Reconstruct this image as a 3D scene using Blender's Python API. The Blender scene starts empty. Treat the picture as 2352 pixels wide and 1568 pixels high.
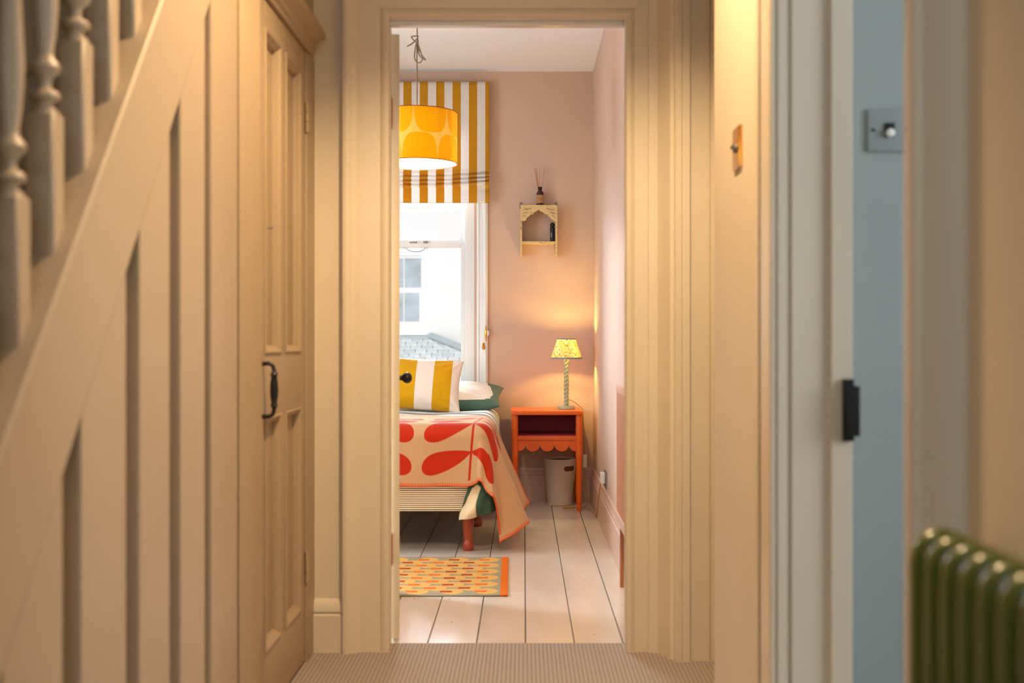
import bpy, bmesh, math, random
import numpy as np
from mathutils import Vector, Matrix
random.seed(7); np.random.seed(7)
PI = math.pi
scene = bpy.context.scene
COL = scene.collection
F = 2700.0; PX, PY = 1203.0, 784.0; CH = 0.967     # focal length and principal point in photo pixels, eye height

# ------------------------------------------------------------------ camera
cam_d = bpy.data.cameras.new('camera'); cam = bpy.data.objects.new('camera', cam_d); COL.objects.link(cam)
cam.location = (0, 0, CH); cam.rotation_euler = (PI/2, 0, 0)
cam_d.sensor_width = 36; cam_d.lens = F/2352*36; cam_d.shift_x = -(PX-1176)/2352
cam_d.clip_start = 0.05; cam_d.clip_end = 200
cam_d.dof.use_dof = True; cam_d.dof.focus_distance = 6.6; cam_d.dof.aperture_fstop = 3.2
scene.camera = cam
# ------------------------------------------------------------------ view
scene.view_settings.view_transform = 'Standard'; scene.view_settings.look = 'None'
scene.view_settings.gamma = 1; scene.view_settings.use_curve_mapping = False
scene.view_settings.exposure = 0.15
# ------------------------------------------------------------------ world: even overcast sky
w = bpy.data.worlds.new('overcast_sky'); scene.world = w; w.use_nodes = True
bg = w.node_tree.nodes['Background']; bg.inputs[0].default_value = (0.86, 0.93, 1.0, 1); bg.inputs[1].default_value = 0.80
# ------------------------------------------------------------------ lights
def light(name, kind, loc, energy, color, **kw):
    d = bpy.data.lights.new(name, kind); d.energy = energy; d.color = color
    o = bpy.data.objects.new(name, d); COL.objects.link(o); o.location = loc
    for k, v in kw.items(): setattr(d, k, v)
    return o
def aim(o, target):
    o.rotation_euler = (Vector(target)-Vector(o.location)).to_track_quat('-Z', 'Y').to_euler()
sun = light('sun', 'SUN', (-3, 12, 7), 46.0, (0.80, 0.90, 1.0), angle=math.radians(80))
aim(sun, Vector(sun.location)+Vector((0.30, -0.76, -0.52)))
WARM = (1.0, 0.66, 0.30)
hall_lamp = light('hall_lamp', 'SPOT', (0.02, 2.32, 2.48), 136, (1.0, 0.68, 0.36), spot_size=math.radians(117), spot_blend=0.5, shadow_soft_size=0.05)
aim(hall_lamp, (0.02, 2.32+0.14, 2.48-0.98))
room_win = light('side_room_window', 'AREA', (2.49, 1.2, 1.45), 31, (0.84, 0.93, 1.0), shape='RECTANGLE', size=0.9, size_y=1.3)
aim(room_win, (0.5, 2.1, 1.2))
hall_win = light('hall_window', 'AREA', (-0.1, -1.40, 1.7), 12.5, (0.82, 0.91, 1.0), shape='RECTANGLE', size=0.8, size_y=0.8)
aim(hall_win, (-0.1, 3.0, 1.0))

bed_win = light('bedroom_left_window', 'AREA', (-1.99, 5.0, 1.45), 28, (0.76, 0.88, 1.0), shape='RECTANGLE', size=1.0, size_y=1.3)
aim(bed_win, (0.4, 5.1, 1.05))
# ------------------------------------------------------------------ helpers
def lin(h):
    h = h.lstrip('#'); c = [int(h[i:i+2], 16)/255 for i in (0, 2, 4)]
    return tuple(x/12.92 if x <= 0.04045 else ((x+0.055)/1.055)**2.4 for x in c)
MATS = {}
def mat(name, col, rough=0.5, spec=0.5, metal=0.0, var=0.0, vscale=6.0, vstretch=(1,1,1), bump=0.0, bscale=40.0, bstretch=(1,1,1), sheen=0.0, coat=0.0, rvar=0.0, rand=0.0):
    if isinstance(col, str): col = lin(col)
    m = bpy.data.materials.new(name); m.use_nodes = True; nt = m.node_tree; n = nt.nodes; L = nt.links
    b = n['Principled BSDF']; b.inputs['Base Color'].default_value = (*col, 1); b.inputs['Roughness'].default_value = rough
    b.inputs['Specular IOR Level'].default_value = spec; b.inputs['Metallic'].default_value = metal
    b.inputs['Sheen Weight'].default_value = sheen; b.inputs['Coat Weight'].default_value = coat
    tc = n.new('ShaderNodeTexCoord')
    def noise(scale, stretch, detail=4):
        mp = n.new('ShaderNodeMapping'); mp.inputs['Scale'].default_value = stretch
        L.new(tc.outputs['Object'], mp.inputs['Vector'])
        t = n.new('ShaderNodeTexNoise'); t.inputs['Scale'].default_value = scale; t.inputs['Detail'].default_value = detail
        L.new(mp.outputs[0], t.inputs['Vector']); return t
    if var or rand:
        hsv = n.new('ShaderNodeHueSaturation'); hsv.inputs['Color'].default_value = (*col, 1)
        t = noise(vscale, vstretch); mr = n.new('ShaderNodeMapRange')
        mr.inputs['From Min'].default_value = 0.3; mr.inputs['From Max'].default_value = 0.7
        mr.inputs['To Min'].default_value = 1-var; mr.inputs['To Max'].default_value = 1+var
        L.new(t.outputs['Fac'], mr.inputs['Value']); val = mr.outputs[0]
        if rand:
            oi = n.new('ShaderNodeObjectInfo'); m2 = n.new('ShaderNodeMapRange')
            m2.inputs['To Min'].default_value = 1-rand; m2.inputs['To Max'].default_value = 1+rand
            L.new(oi.outputs['Random'], m2.inputs['Value'])
            mm = n.new('ShaderNodeMath'); mm.operation = 'MULTIPLY'; L.new(val, mm.inputs[0]); L.new(m2.outputs[0], mm.inputs[1]); val = mm.outputs[0]
        L.new(val, hsv.inputs['Value']); L.new(hsv.outputs[0], b.inputs['Base Color'])
    if rvar:
        t = noise(vscale*1.7, vstretch); mr = n.new('ShaderNodeMapRange')
        mr.inputs['From Min'].default_value = 0.3; mr.inputs['From Max'].default_value = 0.7
        mr.inputs['To Min'].default_value = rough-rvar; mr.inputs['To Max'].default_value = rough+rvar
        L.new(t.outputs['Fac'], mr.inputs['Value']); L.new(mr.outputs[0], b.inputs['Roughness'])
    if bump:
        t = noise(bscale, bstretch); bp = n.new('ShaderNodeBump'); bp.inputs['Strength'].default_value = bump; bp.inputs['Distance'].default_value = 0.01
        L.new(t.outputs['Fac'], bp.inputs['Height']); L.new(bp.outputs[0], b.inputs['Normal'])
    MATS[name] = m; return m
def node_mix(nt, fac, a, b):
    mx = nt.nodes.new('ShaderNodeMix'); mx.data_type = 'RGBA'
    for sock, v in ((mx.inputs[0], fac), (mx.inputs[6], a), (mx.inputs[7], b)):
        if isinstance(v, tuple): sock.default_value = (*v, 1)
        elif isinstance(v, (int, float)): sock.default_value = v
        else: nt.links.new(v, sock)
    return mx.outputs[2]
def math_n(nt, op, a, b=0.0):
    m = nt.nodes.new('ShaderNodeMath'); m.operation = op
    for s, v in ((m.inputs[0], a), (m.inputs[1], b)):
        if isinstance(v, (int, float)): s.default_value = v
        else: nt.links.new(v, s)
    return m.outputs[0]
def stripe_mat(name, axis, period, offset, duty, cA, cB, rough=0.8, source='Object', bump=0.15, bscale=120, soft=0.02, translucent=0.0):
    """stripes along one axis of the object's own (or UV) coordinates: cA where the phase is under duty"""
    m = mat(name, cA, rough=rough, bump=bump, bscale=bscale, sheen=0.15, spec=0.2); nt = m.node_tree; n = nt.nodes; b = n['Principled BSDF']
    tc = [x for x in n if x.type == 'TEX_COORD'][0]
    sp = n.new('ShaderNodeSeparateXYZ'); nt.links.new(tc.outputs[source], sp.inputs[0])
    ph = math_n(nt, 'FRACT', math_n(nt, 'DIVIDE', math_n(nt, 'SUBTRACT', sp.outputs[axis], offset), period))
    up = math_n(nt, 'MULTIPLY', ph, 1.0)
    d = math_n(nt, 'SUBTRACT', up, duty); s = math_n(nt, 'DIVIDE', d, soft)
    cl = n.new('ShaderNodeClamp'); nt.links.new(s, cl.inputs[0])
    col = node_mix(nt, cl.outputs[0], lin(cA) if isinstance(cA, str) else cA, lin(cB) if isinstance(cB, str) else cB)
    nt.links.new(col, b.inputs['Base Color'])
    if translucent:
        add_translucent(m, col, translucent)
    return m
def add_translucent(m, colsock, fac):
    nt = m.node_tree; n = nt.nodes; b = n['Principled BSDF']; out = n['Material Output']
    tr = n.new('ShaderNodeBsdfTranslucent'); nt.links.new(colsock, tr.inputs[0])
    mx = n.new('ShaderNodeMixShader'); mx.inputs[0].default_value = fac
    nt.links.new(b.outputs[0], mx.inputs[1]); nt.links.new(tr.outputs[0], mx.inputs[2]); nt.links.new(mx.outputs[0], out.inputs[0])
def attr_mat(name, rough=0.85, bump=0.2, bscale=200, sheen=0.3, translucent=0.0, attr='Col'):
    m = mat(name, (0.5, 0.5, 0.5), rough=rough, bump=bump, bscale=bscale, sheen=sheen, spec=0.2); nt = m.node_tree
    a = nt.nodes.new('ShaderNodeAttribute'); a.attribute_name = attr
    nt.links.new(a.outputs['Color'], nt.nodes['Principled BSDF'].inputs['Base Color'])
    if translucent: add_translucent(m, a.outputs['Color'], translucent)
    return m

ORG = {}
def empty(name, loc, label=None, cat=None, group=None, kind=None, parent=None):
    o = bpy.data.objects.new(name, None); COL.objects.link(o); o.empty_display_size = 0.05
    loc = Vector(loc); ORG[o.name] = loc
    if parent: o.parent = parent; o.location = loc-ORG[parent.name]
    else: o.location = loc
    return tag(o, label, cat, group, kind)
def tag(o, label=None, cat=None, group=None, kind=None):
    if label: o['label'] = label
    if cat: o['category'] = cat
    if group: o['group'] = group
    if kind: o['kind'] = kind
    return o
class B:
    """collects shapes in world coordinates, then links them as ONE mesh object"""
    def __init__(s): s.bm = bmesh.new()
    def faces(s, vs, fs):
        v = [s.bm.verts.new(p) for p in vs]
        for f in fs:
            try: s.bm.faces.new([v[i] for i in f])
            except ValueError: pass
        return s
    def box(s, x0, x1, y0, y1, z0, z1, bev=0.0, seg=2):
        t = bmesh.new()
        vs = [t.verts.new(p) for p in ((x0,y0,z0),(x1,y0,z0),(x1,y1,z0),(x0,y1,z0),(x0,y0,z1),(x1,y0,z1),(x1,y1,z1),(x0,y1,z1))]
        for f in ((0,3,2,1),(4,5,6,7),(0,1,5,4),(1,2,6,5),(2,3,7,6),(3,0,4,7)): t.faces.new([vs[i] for i in f])
        if bev: bmesh.ops.bevel(t, geom=t.edges[:]+t.verts[:], offset=bev, segments=seg, affect='EDGES', profile=0.7)
        s._merge(t); return s
    def _merge(s, t):
        me = bpy.data.meshes.new('t'); t.to_mesh(me); t.free(); s.bm.from_mesh(me); bpy.data.meshes.remove(me)
    def prism(s, poly, axis, lo, hi, lo2=None, hi2=None):
        """poly: list of 2D points in the plane of the other two axes; lo/hi may be functions of the 2D point (mitres)"""
        def P(a, b, c):
            return {'x': (c, a, b), 'y': (a, c, b), 'z': (a, b, c)}[axis]
        f0 = lo if callable(lo) else (lambda a, b: lo); f1 = hi if callable(hi) else (lambda a, b: hi)
        n = len(poly); vs = [P(a, b, f0(a, b)) for a, b in poly]+[P(a, b, f1(a, b)) for a, b in poly]
        fs = [tuple(range(n))[::-1], tuple(range(n, 2*n))]+[(i, (i+1) % n, n+(i+1) % n, n+i) for i in range(n)]
        t = bmesh.new(); v = [t.verts.new(p) for p in vs]
        for f in fs: t.faces.new([v[i] for i in f])
        bmesh.ops.recalc_face_normals(t, faces=t.faces[:]); s._merge(t); return s
    def lathe(s, prof, c=(0, 0, 0), seg=32, axis='z', cap=True):
        cx, cy, cz = c; rings = []
        for r, h in prof:
            ring = []
            for k in range(seg):
                a = 2*PI*k/seg; u, v = max(r, 1e-4)*math.cos(a), max(r, 1e-4)*math.sin(a)
                p = {'z': (cx+u, cy+v, cz+h), 'x': (cx+h, cy+u, cz+v), 'y': (cx+u, cy+h, cz+v)}[axis]
                ring.append(s.bm.verts.new(p))
            rings.append(ring)
        for a, b in zip(rings[:-1], rings[1:]):
            for k in range(seg): s.bm.faces.new((a[k], a[(k+1) % seg], b[(k+1) % seg], b[k]))
        if cap:
            s.bm.faces.new(rings[0][::-1]); s.bm.faces.new(rings[-1])
        return s
    def tube(s, pts, r, seg=8, cap=True):
        pts = [Vector(p) for p in pts]; rings = []; up = None
        for i, p in enumerate(pts):
            d = (pts[min(i+1, len(pts)-1)]-pts[max(i-1, 0)]).normalized()
            if up is None: up = Vector((0, 0, 1)) if abs(d.z) < 0.9 else Vector((1, 0, 0))
            x = d.cross(up); 
            if x.length < 1e-5: x = d.orthogonal()
            x.normalize(); y = x.cross(d).normalized(); up = y
            rr = r[i] if isinstance(r, (list, tuple)) else r
            rings.append([s.bm.verts.new(p+rr*(math.cos(2*PI*k/seg)*x+math.sin(2*PI*k/seg)*y)) for k in range(seg)])
        for a, b in zip(rings[:-1], rings[1:]):
            for k in range(seg): s.bm.faces.new((a[k], a[(k+1) % seg], b[(k+1) % seg], b[k]))
        if cap: s.bm.faces.new(rings[0][::-1]); s.bm.faces.new(rings[-1])
        return s
    def build(s, name, m, parent=None, org=None, smooth=35, recalc=True):
        if recalc: bmesh.ops.recalc_face_normals(s.bm, faces=s.bm.faces[:])
        O = Vector(org) if org is not None else (ORG[parent.name] if parent else Vector((0, 0, 0)))
        for v in s.bm.verts: v.co -= O
        me = bpy.data.meshes.new(name); s.bm.to_mesh(me); s.bm.free()
        me.materials.append(m)
        if smooth:
            me.polygons.foreach_set('use_smooth', [True]*len(me.polygons)); me.set_sharp_from_angle(angle=math.radians(smooth))
        o = bpy.data.objects.new(name, me); COL.objects.link(o); ORG[o.name] = O.copy()
        if parent: o.parent = parent; o.location = O-ORG[parent.name]
        else: o.location = O
        return o
def grid_obj(name, P, m, parent=None, org=None, col=None, uv=None, closed_u=False, solid=0.0, smooth=True):
    """P: (n, k, 3) array of world points"""
    n, k, _ = P.shape
    O = np.array(org if org is not None else (ORG[parent.name] if parent else (0, 0, 0)), float)
    V = (P-O).reshape(-1, 3)
    idx = np.arange(n*k).reshape(n, k)
    if closed_u: idx = np.concatenate([idx, idx[:1]], 0)
    f = np.stack([idx[:-1, :-1], idx[1:, :-1], idx[1:, 1:], idx[:-1, 1:]], -1).reshape(-1, 4)
    me = bpy.data.meshes.new(name)
    me.vertices.add(len(V)); me.vertices.foreach_set('co', V.astype(np.float32).ravel())
    me.loops.add(f.size); me.loops.foreach_set('vertex_index', f.astype(np.int32).ravel())
    me.polygons.add(len(f)); me.polygons.foreach_set('loop_start', np.arange(0, f.size, 4, dtype=np.int32))
    me.polygons.foreach_set('loop_total', np.full(len(f), 4, dtype=np.int32))
    if smooth: me.polygons.foreach_set('use_smooth', np.ones(len(f), dtype=bool))
    me.update(); me.validate()
    if col is not None:
        a = me.color_attributes.new('Col', 'FLOAT_COLOR', 'POINT')
        c = np.concatenate([col.reshape(-1, 3), np.ones((n*k, 1))], 1); a.data.foreach_set('color', c.astype(np.float32).ravel())
    if uv is not None:
        u = me.uv_layers.new(name='UVMap'); u.data.foreach_set('uv', uv.reshape(-1, 2)[f.ravel()].astype(np.float32).ravel())
    me.materials.append(m)
    o = bpy.data.objects.new(name, me); COL.objects.link(o); ORG[o.name] = Vector(O)
    if parent: o.parent = parent; o.location = Vector(O)-ORG[parent.name]
    else: o.location = Vector(O)
    if solid:
        md = o.modifiers.new('thickness', 'SOLIDIFY'); md.thickness = solid; md.offset = -1
    return o
def dup(src, parent=None, loc=None):
    c = src.copy(); COL.objects.link(c); ORG[c.name] = ORG[src.name].copy()
    if parent: c.parent = parent
    if loc is not None: c.location = loc
    return c
def S(x): return np.clip(x, 0, 1)
def sm(x): x = S(x); return x*x*(3-2*x)
def blend(base, col, mask): return base*(1-mask[..., None])+np.array(col)*mask[..., None]
def ring_wall(u0, u1, v0, v1, hu0, hu1, hv0, hv1, d0, d1, axis):
    """a wall with one rectangular hole as one mesh; axis = the direction of its thickness"""
    def P(u, v, d): return (d, u, v) if axis == 'x' else (u, d, v)
    o = [(u0, v0), (u1, v0), (u1, v1), (u0, v1)]; h = [(hu0, hv0), (hu1, hv0), (hu1, hv1), (hu0, hv1)]
    vs = [P(*p, d0) for p in o]+[P(*p, d0) for p in h]+[P(*p, d1) for p in o]+[P(*p, d1) for p in h]
    fs = []
    for i in range(4):
        j = (i+1) % 4
        fs += [(i, j, 4+j, 4+i), (8+i, 12+i, 12+j, 8+j), (4+i, 4+j, 12+j, 12+i), (i, 8+i, 8+j, j)]
    return B().faces(vs, fs)

# ------------------------------------------------------------------ materials
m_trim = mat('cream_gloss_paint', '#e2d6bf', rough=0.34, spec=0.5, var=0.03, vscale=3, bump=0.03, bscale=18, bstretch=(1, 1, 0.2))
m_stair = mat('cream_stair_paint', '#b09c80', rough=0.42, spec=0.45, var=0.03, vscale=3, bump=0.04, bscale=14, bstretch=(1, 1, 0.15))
m_hallw = mat('cream_wall_paint', '#e0d3bb', rough=0.7, spec=0.3, var=0.02, vscale=4, bump=0.04, bscale=60)
m_taupe = mat('taupe_wall_paint', '#a79a8c', rough=0.8, spec=0.2, var=0.03)
m_pink = mat('plaster_pink_paint', '#cfb3a0', rough=0.62, spec=0.35, var=0.03, vscale=3, bump=0.04, bscale=45)
m_ceil = mat('white_ceiling_paint', '#eaecf0', rough=0.8, spec=0.2, bump=0.03, bscale=50)
m_skirt = mat('pink_skirting_gloss', '#d9b8a6', rough=0.3, spec=0.5, var=0.02)
m_blue = mat('blue_grey_wall_paint', '#98a09f', rough=0.75, spec=0.25, var=0.02)
m_white = mat('white_window_gloss', '#eceff2', rough=0.2, spec=0.5, var=0.02, vscale=5)
m_board = mat('painted_floorboard', '#e2d8cc', rough=0.18, spec=0.5, rvar=0.05, vscale=2.0, vstretch=(3, 0.6, 1))
def worn_board(m):
    nt = m.node_tree; tc = [x for x in nt.nodes if x.type == 'TEX_COORD'][0]
    mp = nt.nodes.new('ShaderNodeMapping'); mp.inputs['Scale'].default_value = (3.0, 0.7, 1); nt.links.new(tc.outputs['Object'], mp.inputs[0])
    t = nt.nodes.new('ShaderNodeTexNoise'); t.inputs['Scale'].default_value = 4; t.inputs['Detail'].default_value = 3; nt.links.new(mp.outputs[0], t.inputs['Vector'])
    c = node_mix(nt, t.outputs['Fac'], lin('#d3c8ba'), lin('#e6dfd5'))
    mp2 = nt.nodes.new('ShaderNodeMapping'); mp2.inputs['Scale'].default_value = (30, 14, 1); nt.links.new(tc.outputs['Object'], mp2.inputs[0])
    t2 = nt.nodes.new('ShaderNodeTexNoise'); t2.inputs['Scale'].default_value = 1; t2.inputs['Detail'].default_value = 2; nt.links.new(mp2.outputs[0], t2.inputs['Vector'])
    sc_m = math_n(nt, 'GREATER_THAN', t2.outputs['Fac'], 0.765)
    c = node_mix(nt, sc_m, c, lin('#a98d78'))
    nt.links.new(c, nt.nodes['Principled BSDF'].inputs['Base Color'])
worn_board(m_board)
def offset_by_object(m, amount=7.0):
    nt = m.node_tree; oi = nt.nodes.new('ShaderNodeObjectInfo'); tc = [x for x in nt.nodes if x.type == 'TEX_COORD'][0]
    for mp in [x for x in nt.nodes if x.type == 'MAPPING']:
        mu = nt.nodes.new('ShaderNodeMath'); mu.operation = 'MULTIPLY'; mu.inputs[1].default_value = amount
        nt.links.new(oi.outputs['Random'], mu.inputs[0]); nt.links.new(mu.outputs[0], mp.inputs['Location'])
offset_by_object(m_board)
m_gap = mat('dark_underfloor', '#2a211b', rough=0.9)
m_black = mat('black_iron', '#17171a', rough=0.4, spec=0.5, bump=0.1, bscale=60)
m_chrome = mat('brushed_steel', '#8c9092', rough=0.38, metal=0.9)
m_steelp = mat('grey_switch_plate', '#8a8f90', rough=0.5, spec=0.5)
m_brass = mat('polished_brass', '#d79a2e', rough=0.22, metal=1.0)
m_orange = mat('orange_satin_paint', '#e66318', rough=0.36, spec=0.5, var=0.03, vscale=8)
m_maroon = mat('maroon_inside_paint', '#a83c48', rough=0.6, var=0.12, vscale=90)
m_redwood = mat('red_stained_wood', '#9c3c1c', rough=0.35, spec=0.5, var=0.10, vscale=10, vstretch=(3, 3, 0.5), coat=0.2)
m_bin = mat('sand_bin_plastic', '#dccbbb', rough=0.6, spec=0.3, var=0.03)
m_binin = mat('brown_bin_inside', '#6b3d2c', rough=0.7)
m_green = mat('sage_green_lacquer', '#a3b394', rough=0.35, spec=0.5)
m_trimblue = mat('slate_blue_ribbon', '#7d949c', rough=0.8)
m_cover = mat('clay_brown_panel', '#b3744a', rough=0.5, var=0.02)
m_gold = mat('gold_braided_flex', '#b98d3e', rough=0.6, spec=0.3, var=0.2, vscale=300)
m_plastic = mat('white_plastic', '#efece4', rough=0.4)
m_flex = mat('taupe_fabric_flex', '#86715a', rough=0.8, var=0.15, vscale=200)
m_amber = mat('amber_glass', '#3a1406', rough=0.12, spec=0.6)
m_blackp = mat('black_plastic', '#121214', rough=0.35)
m_reed = mat('rattan_reed', '#b9743c', rough=0.7)
m_radg = mat('olive_green_enamel', '#5d6526', rough=0.28, spec=0.5, coat=0.3)
m_render = mat('white_render', '#fbfbf8', rough=0.85, var=0.01)
m_slate = mat('pale_slate', '#dde4e6', rough=0.8, var=0.10, vscale=8, rand=0.12)
m_lead = mat('lead_flashing', '#b4c0c5', rough=0.6)
m_outpane = mat('outdoor_window_pane', '#9fb4c0', rough=0.2, spec=0.5, var=0.35, vscale=3, vstretch=(1, 1, 2.5))
m_glass = bpy.data.materials.new('window_glass'); m_glass.use_nodes = True
_nt = m_glass.node_tree; _nt.nodes.remove(_nt.nodes['Principled BSDF'])
_g = _nt.nodes.new('ShaderNodeBsdfGlossy'); _g.inputs['Roughness'].default_value = 0.02
_t = _nt.nodes.new('ShaderNodeBsdfTransparent'); _fr = _nt.nodes.new('ShaderNodeFresnel'); _fr.inputs[0].default_value = 1.45
_mx = _nt.nodes.new('ShaderNodeMixShader'); _nt.links.new(_fr.outputs[0], _mx.inputs[0]); _nt.links.new(_t.outputs[0], _mx.inputs[1]); _nt.links.new(_g.outputs[0], _mx.inputs[2])
_nt.links.new(_mx.outputs[0], _nt.nodes['Material Output'].inputs[0])
# whitewashed carved wood with dark rubbed edges
m_carved = mat('distressed_cream_wood', '#dcc28e', rough=0.75, bump=0.4, bscale=60, bstretch=(1, 1, 6))
_nt = m_carved.node_tree; _tc = [x for x in _nt.nodes if x.type == 'TEX_COORD'][0]
_mp = _nt.nodes.new('ShaderNodeMapping'); _mp.inputs['Scale'].default_value = (20, 20, 130); _nt.links.new(_tc.outputs['Object'], _mp.inputs[0])
_nz = _nt.nodes.new('ShaderNodeTexNoise'); _nz.inputs['Scale'].default_value = 1.6; _nz.inputs['Detail'].default_value = 3; _nt.links.new(_mp.outputs[0], _nz.inputs['Vector'])
_rp = _nt.nodes.new('ShaderNodeValToRGB'); _rp.color_ramp.elements[0].position = 0.33; _rp.color_ramp.elements[0].color = (*lin('#6b4a22'), 1)
_rp.color_ramp.elements[1].position = 0.40; _rp.color_ramp.elements[1].color = (*lin('#dcc28e'), 1)
_nt.links.new(_nz.outputs['Fac'], _rp.inputs[0]); _nt.links.new(_rp.outputs[0], _nt.nodes['Principled BSDF'].inputs['Base Color'])
m_rubbed = mat('rubbed_dark_wood', '#6e5230', rough=0.8, var=0.2, vscale=80)
# ribbed hall carpet
m_carpet = stripe_mat('striped_wool_carpet', 0, 0.0124, 0.0, 0.62, '#b9aea6', '#8f8379', rough=0.95, bump=0.5, bscale=260, soft=0.2)
m_blind = stripe_mat('mustard_white_blind_cloth', 0, 0.0984, -0.231, 0.5, '#d39a1f', '#f2eeea', rough=0.8, translucent=0.25, soft=0.01)
m_cushion = stripe_mat('mustard_white_cushion_cloth', 0, 0.1975, 0.0, 0.5, '#dba300', '#f6e9de', rough=0.75, soft=0.01)
m_pillow = stripe_mat('green_white_pillow_cloth', 1, 0.19, 0.0, 0.5, '#4f6f60', '#f3ece2', rough=0.75, source='UV', soft=0.02)
m_duvet = stripe_mat('green_white_duvet_cloth', 1, 0.105, 0.0, 0.38, '#6d8078', '#f1efec', rough=0.8, source='UV', soft=0.04)
m_ticking = stripe_mat('black_cream_ticking', 2, 0.0096, 0.0, 0.30, '#3a2f28', '#f0dfc4', rough=0.85, soft=0.06)

# ================================================================== SETTING
XW, YB, ZC = 0.420, 7.13, 2.604          # bedroom right wall, back wall, ceiling
XL = -1.95                               # bedroom left wall
YF0, YF1 = 3.66, 3.77                    # wall between hall and bedroom
def struct(o, label=None): o['kind'] = 'structure'; 
def st(o, label):
    o['kind'] = 'structure'; o['label'] = label; return o
# bedroom floor
fl = st(B().box(XL, XW+0.1, 3.757, YB+0.1, -0.10, -0.018).build('floor', m_gap), 'white painted bedroom floorboards with dark gaps')
edges = [0.0056+0.157*k for k in range(-13, 3)]
for k in range(len(edges)):
    a = edges[k]; b = edges[k+1] if k+1 < len(edges) else XW+0.02
    b = min(b, XW+0.02)
    if abs(a-0.1626) < 0.01: cuts = [4.565]
    elif abs(a+0.1514) < 0.01: cuts = [4.55]
    else: cuts = [random.uniform(4.7, 6.9)] if random.random() < 0.3 and a < -0.9 else []
    ys = [3.758]+cuts+[YB]
    for y0, y1 in zip(ys[:-1], ys[1:]):
        dz = random.uniform(-0.0012, 0.0012)
        B().box(a+0.0016, b-0.0016, y0+0.0012, y1-0.0012, -0.018, dz, bev=0.0012, seg=1).build('floorboard', m_board, fl, org=((a+b)/2+random.uniform(-3, 3)*0, y0, 0))
# hall carpet
st(B().box(-2.0, 2.6, -1.4, 3.757, -0.12, -0.012).build('floor_hall', m_gap), 'hall sub floor under the carpet')
tag(B().box(-0.69, 0.80, -1.35, 3.757, -0.012, 0.004, bev=0.003).build('hall_carpet', m_carpet, org=(0, 0, 0)), 'beige and brown ribbed striped carpet on the hall floor', 'carpet')
# bedroom walls
st(ring_wall(XL-0.1, XW+0.1, -0.1, ZC+0.1, -1.26, -0.30, 0.60, 2.40, YB, YB+0.16, 'y').build('wall_back', m_pink, smooth=0), 'pink plaster wall with the sash window')
st(B().box(XW, XW+0.1, YF1, YB, -0.1, ZC+0.1).build('wall_right', m_pink, smooth=0), 'pink bedroom wall right of the nightstand')
st(ring_wall(YF1, YB, -0.1, ZC+0.1, 4.5, 5.5, 0.8, 2.1, XL-0.1, XL, 'x').build('wall_left', m_pink, smooth=0), 'pink bedroom wall left of the bed')
st(ring_wall(XL-0.1, 1.3, -0.1, ZC+0.1, -0.44, 0.345, 0.0, 2.0, YF0, YF1, 'y').build('wall_front', m_hallw, smooth=0), 'cream wall around the bedroom doorway')
st(B().box(XL-0.1, XW+0.1, YF1, YB+0.1, ZC, ZC+0.1).build('ceiling', m_ceil, smooth=0), 'white bedroom ceiling')
# skirting
SK = [(0, 0), (0.020, 0), (0.020, 0.155), (0.016, 0.160), (0.0175, 0.168), (0.015, 0.176), (0.010, 0.184), (0.011, 0.196), (0.006, 0.206), (0, 0.208)]
st(B().prism([(YB-d, z) for d, z in SK], 'x', -0.215, XW).build('baseboard_back', m_skirt), 'moulded pink skirting under the sash window wall')
st(B().prism([(XW-d, z) for d, z in SK], 'y', 4.30, YB).build('baseboard_right', m_skirt), 'moulded pink skirting along the right bedroom wall')
# hall: frontal left wall piece skirting
SH = [(0, 0), (0.022, 0), (0.022, 0.118), (0.012, 0.124), (0.018, 0.130), (0.016, 0.150), (0.004, 0.166), (0, 0.168)]
st(B().prism([(YF0-d, z) for d, z in SH], 'x', -0.652, -0.559).build('baseboard_hall', m_trim), 'cream skirting left of the bedroom doorway')

# ---- trim_1: the bedroom door case
t1 = empty('trim_1', (-0.05, 3.65, 0), 'cream moulded architrave around the bedroom doorway', kind='structure')
AP = [(0, 0), (0, 0.010), (0.004, 0.017), (0.014, 0.020), (0.024, 0.017), (0.030, 0.012), (0.034, 0.013), (0.090, 0.015), (0.096, 0.020), (0.105, 0.028), (0.114, 0.031), (0.120, 0.034), (0.123, 0.038), (0.128, 0.040), (0.140, 0.040), (0.143, 0.038), (0.143, 0)]
XI, XJ, ZT = -0.416, 0.316, 1.972
def cas(p): return [(o, d) for o, d in p]
B().prism([(XI-o, YF0-d) for o, d in AP], 'z', 0.0, lambda a, b: ZT+(XI-a)).build('architrave', m_trim, t1)
AR = [(0, 0), (0, 0.010), (0.004, 0.017), (0.014, 0.020), (0.022, 0.017), (0.028, 0.012), (0.068, 0.013), (0.072, 0.020), (0.090, 0.021), (0.098, 0.024), (0.104, 0.034), (0.108, 0.048), (0.116, 0.060), (0.122, 0.080), (0.128, 0.094), (0.139, 0.098), (0.139, 0)]
B().prism([(XJ+o, YF0-d) for o, d in AR], 'z', 0.0, lambda a, b: ZT+(a-XJ)).build('architrave', m_trim, t1)
B().prism([(YF0-d, ZT+o) for o, d in AP], 'x', lambda a, b: XI-(b-ZT), lambda a, b: XJ+(b-ZT)).build('head_architrave', m_trim, t1)
B().box(-0.45, -0.424, YF0, YF1, 0, ZT+0.01).build('jamb', m_trim, t1)
B().box(0.323, 0.35, YF0, YF1, 0, ZT+0.01, bev=0.002).build('jamb', m_trim, t1)
B().box(-0.424, 0.318, YF0, YF1, ZT+0.004, ZT+0.035).build('head_jamb', m_white, t1)
B().box(-0.424, 0.318, 3.70, 3.735, ZT-0.010, ZT+0.004, bev=0.002).build('door_stop', m_white, t1)
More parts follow.
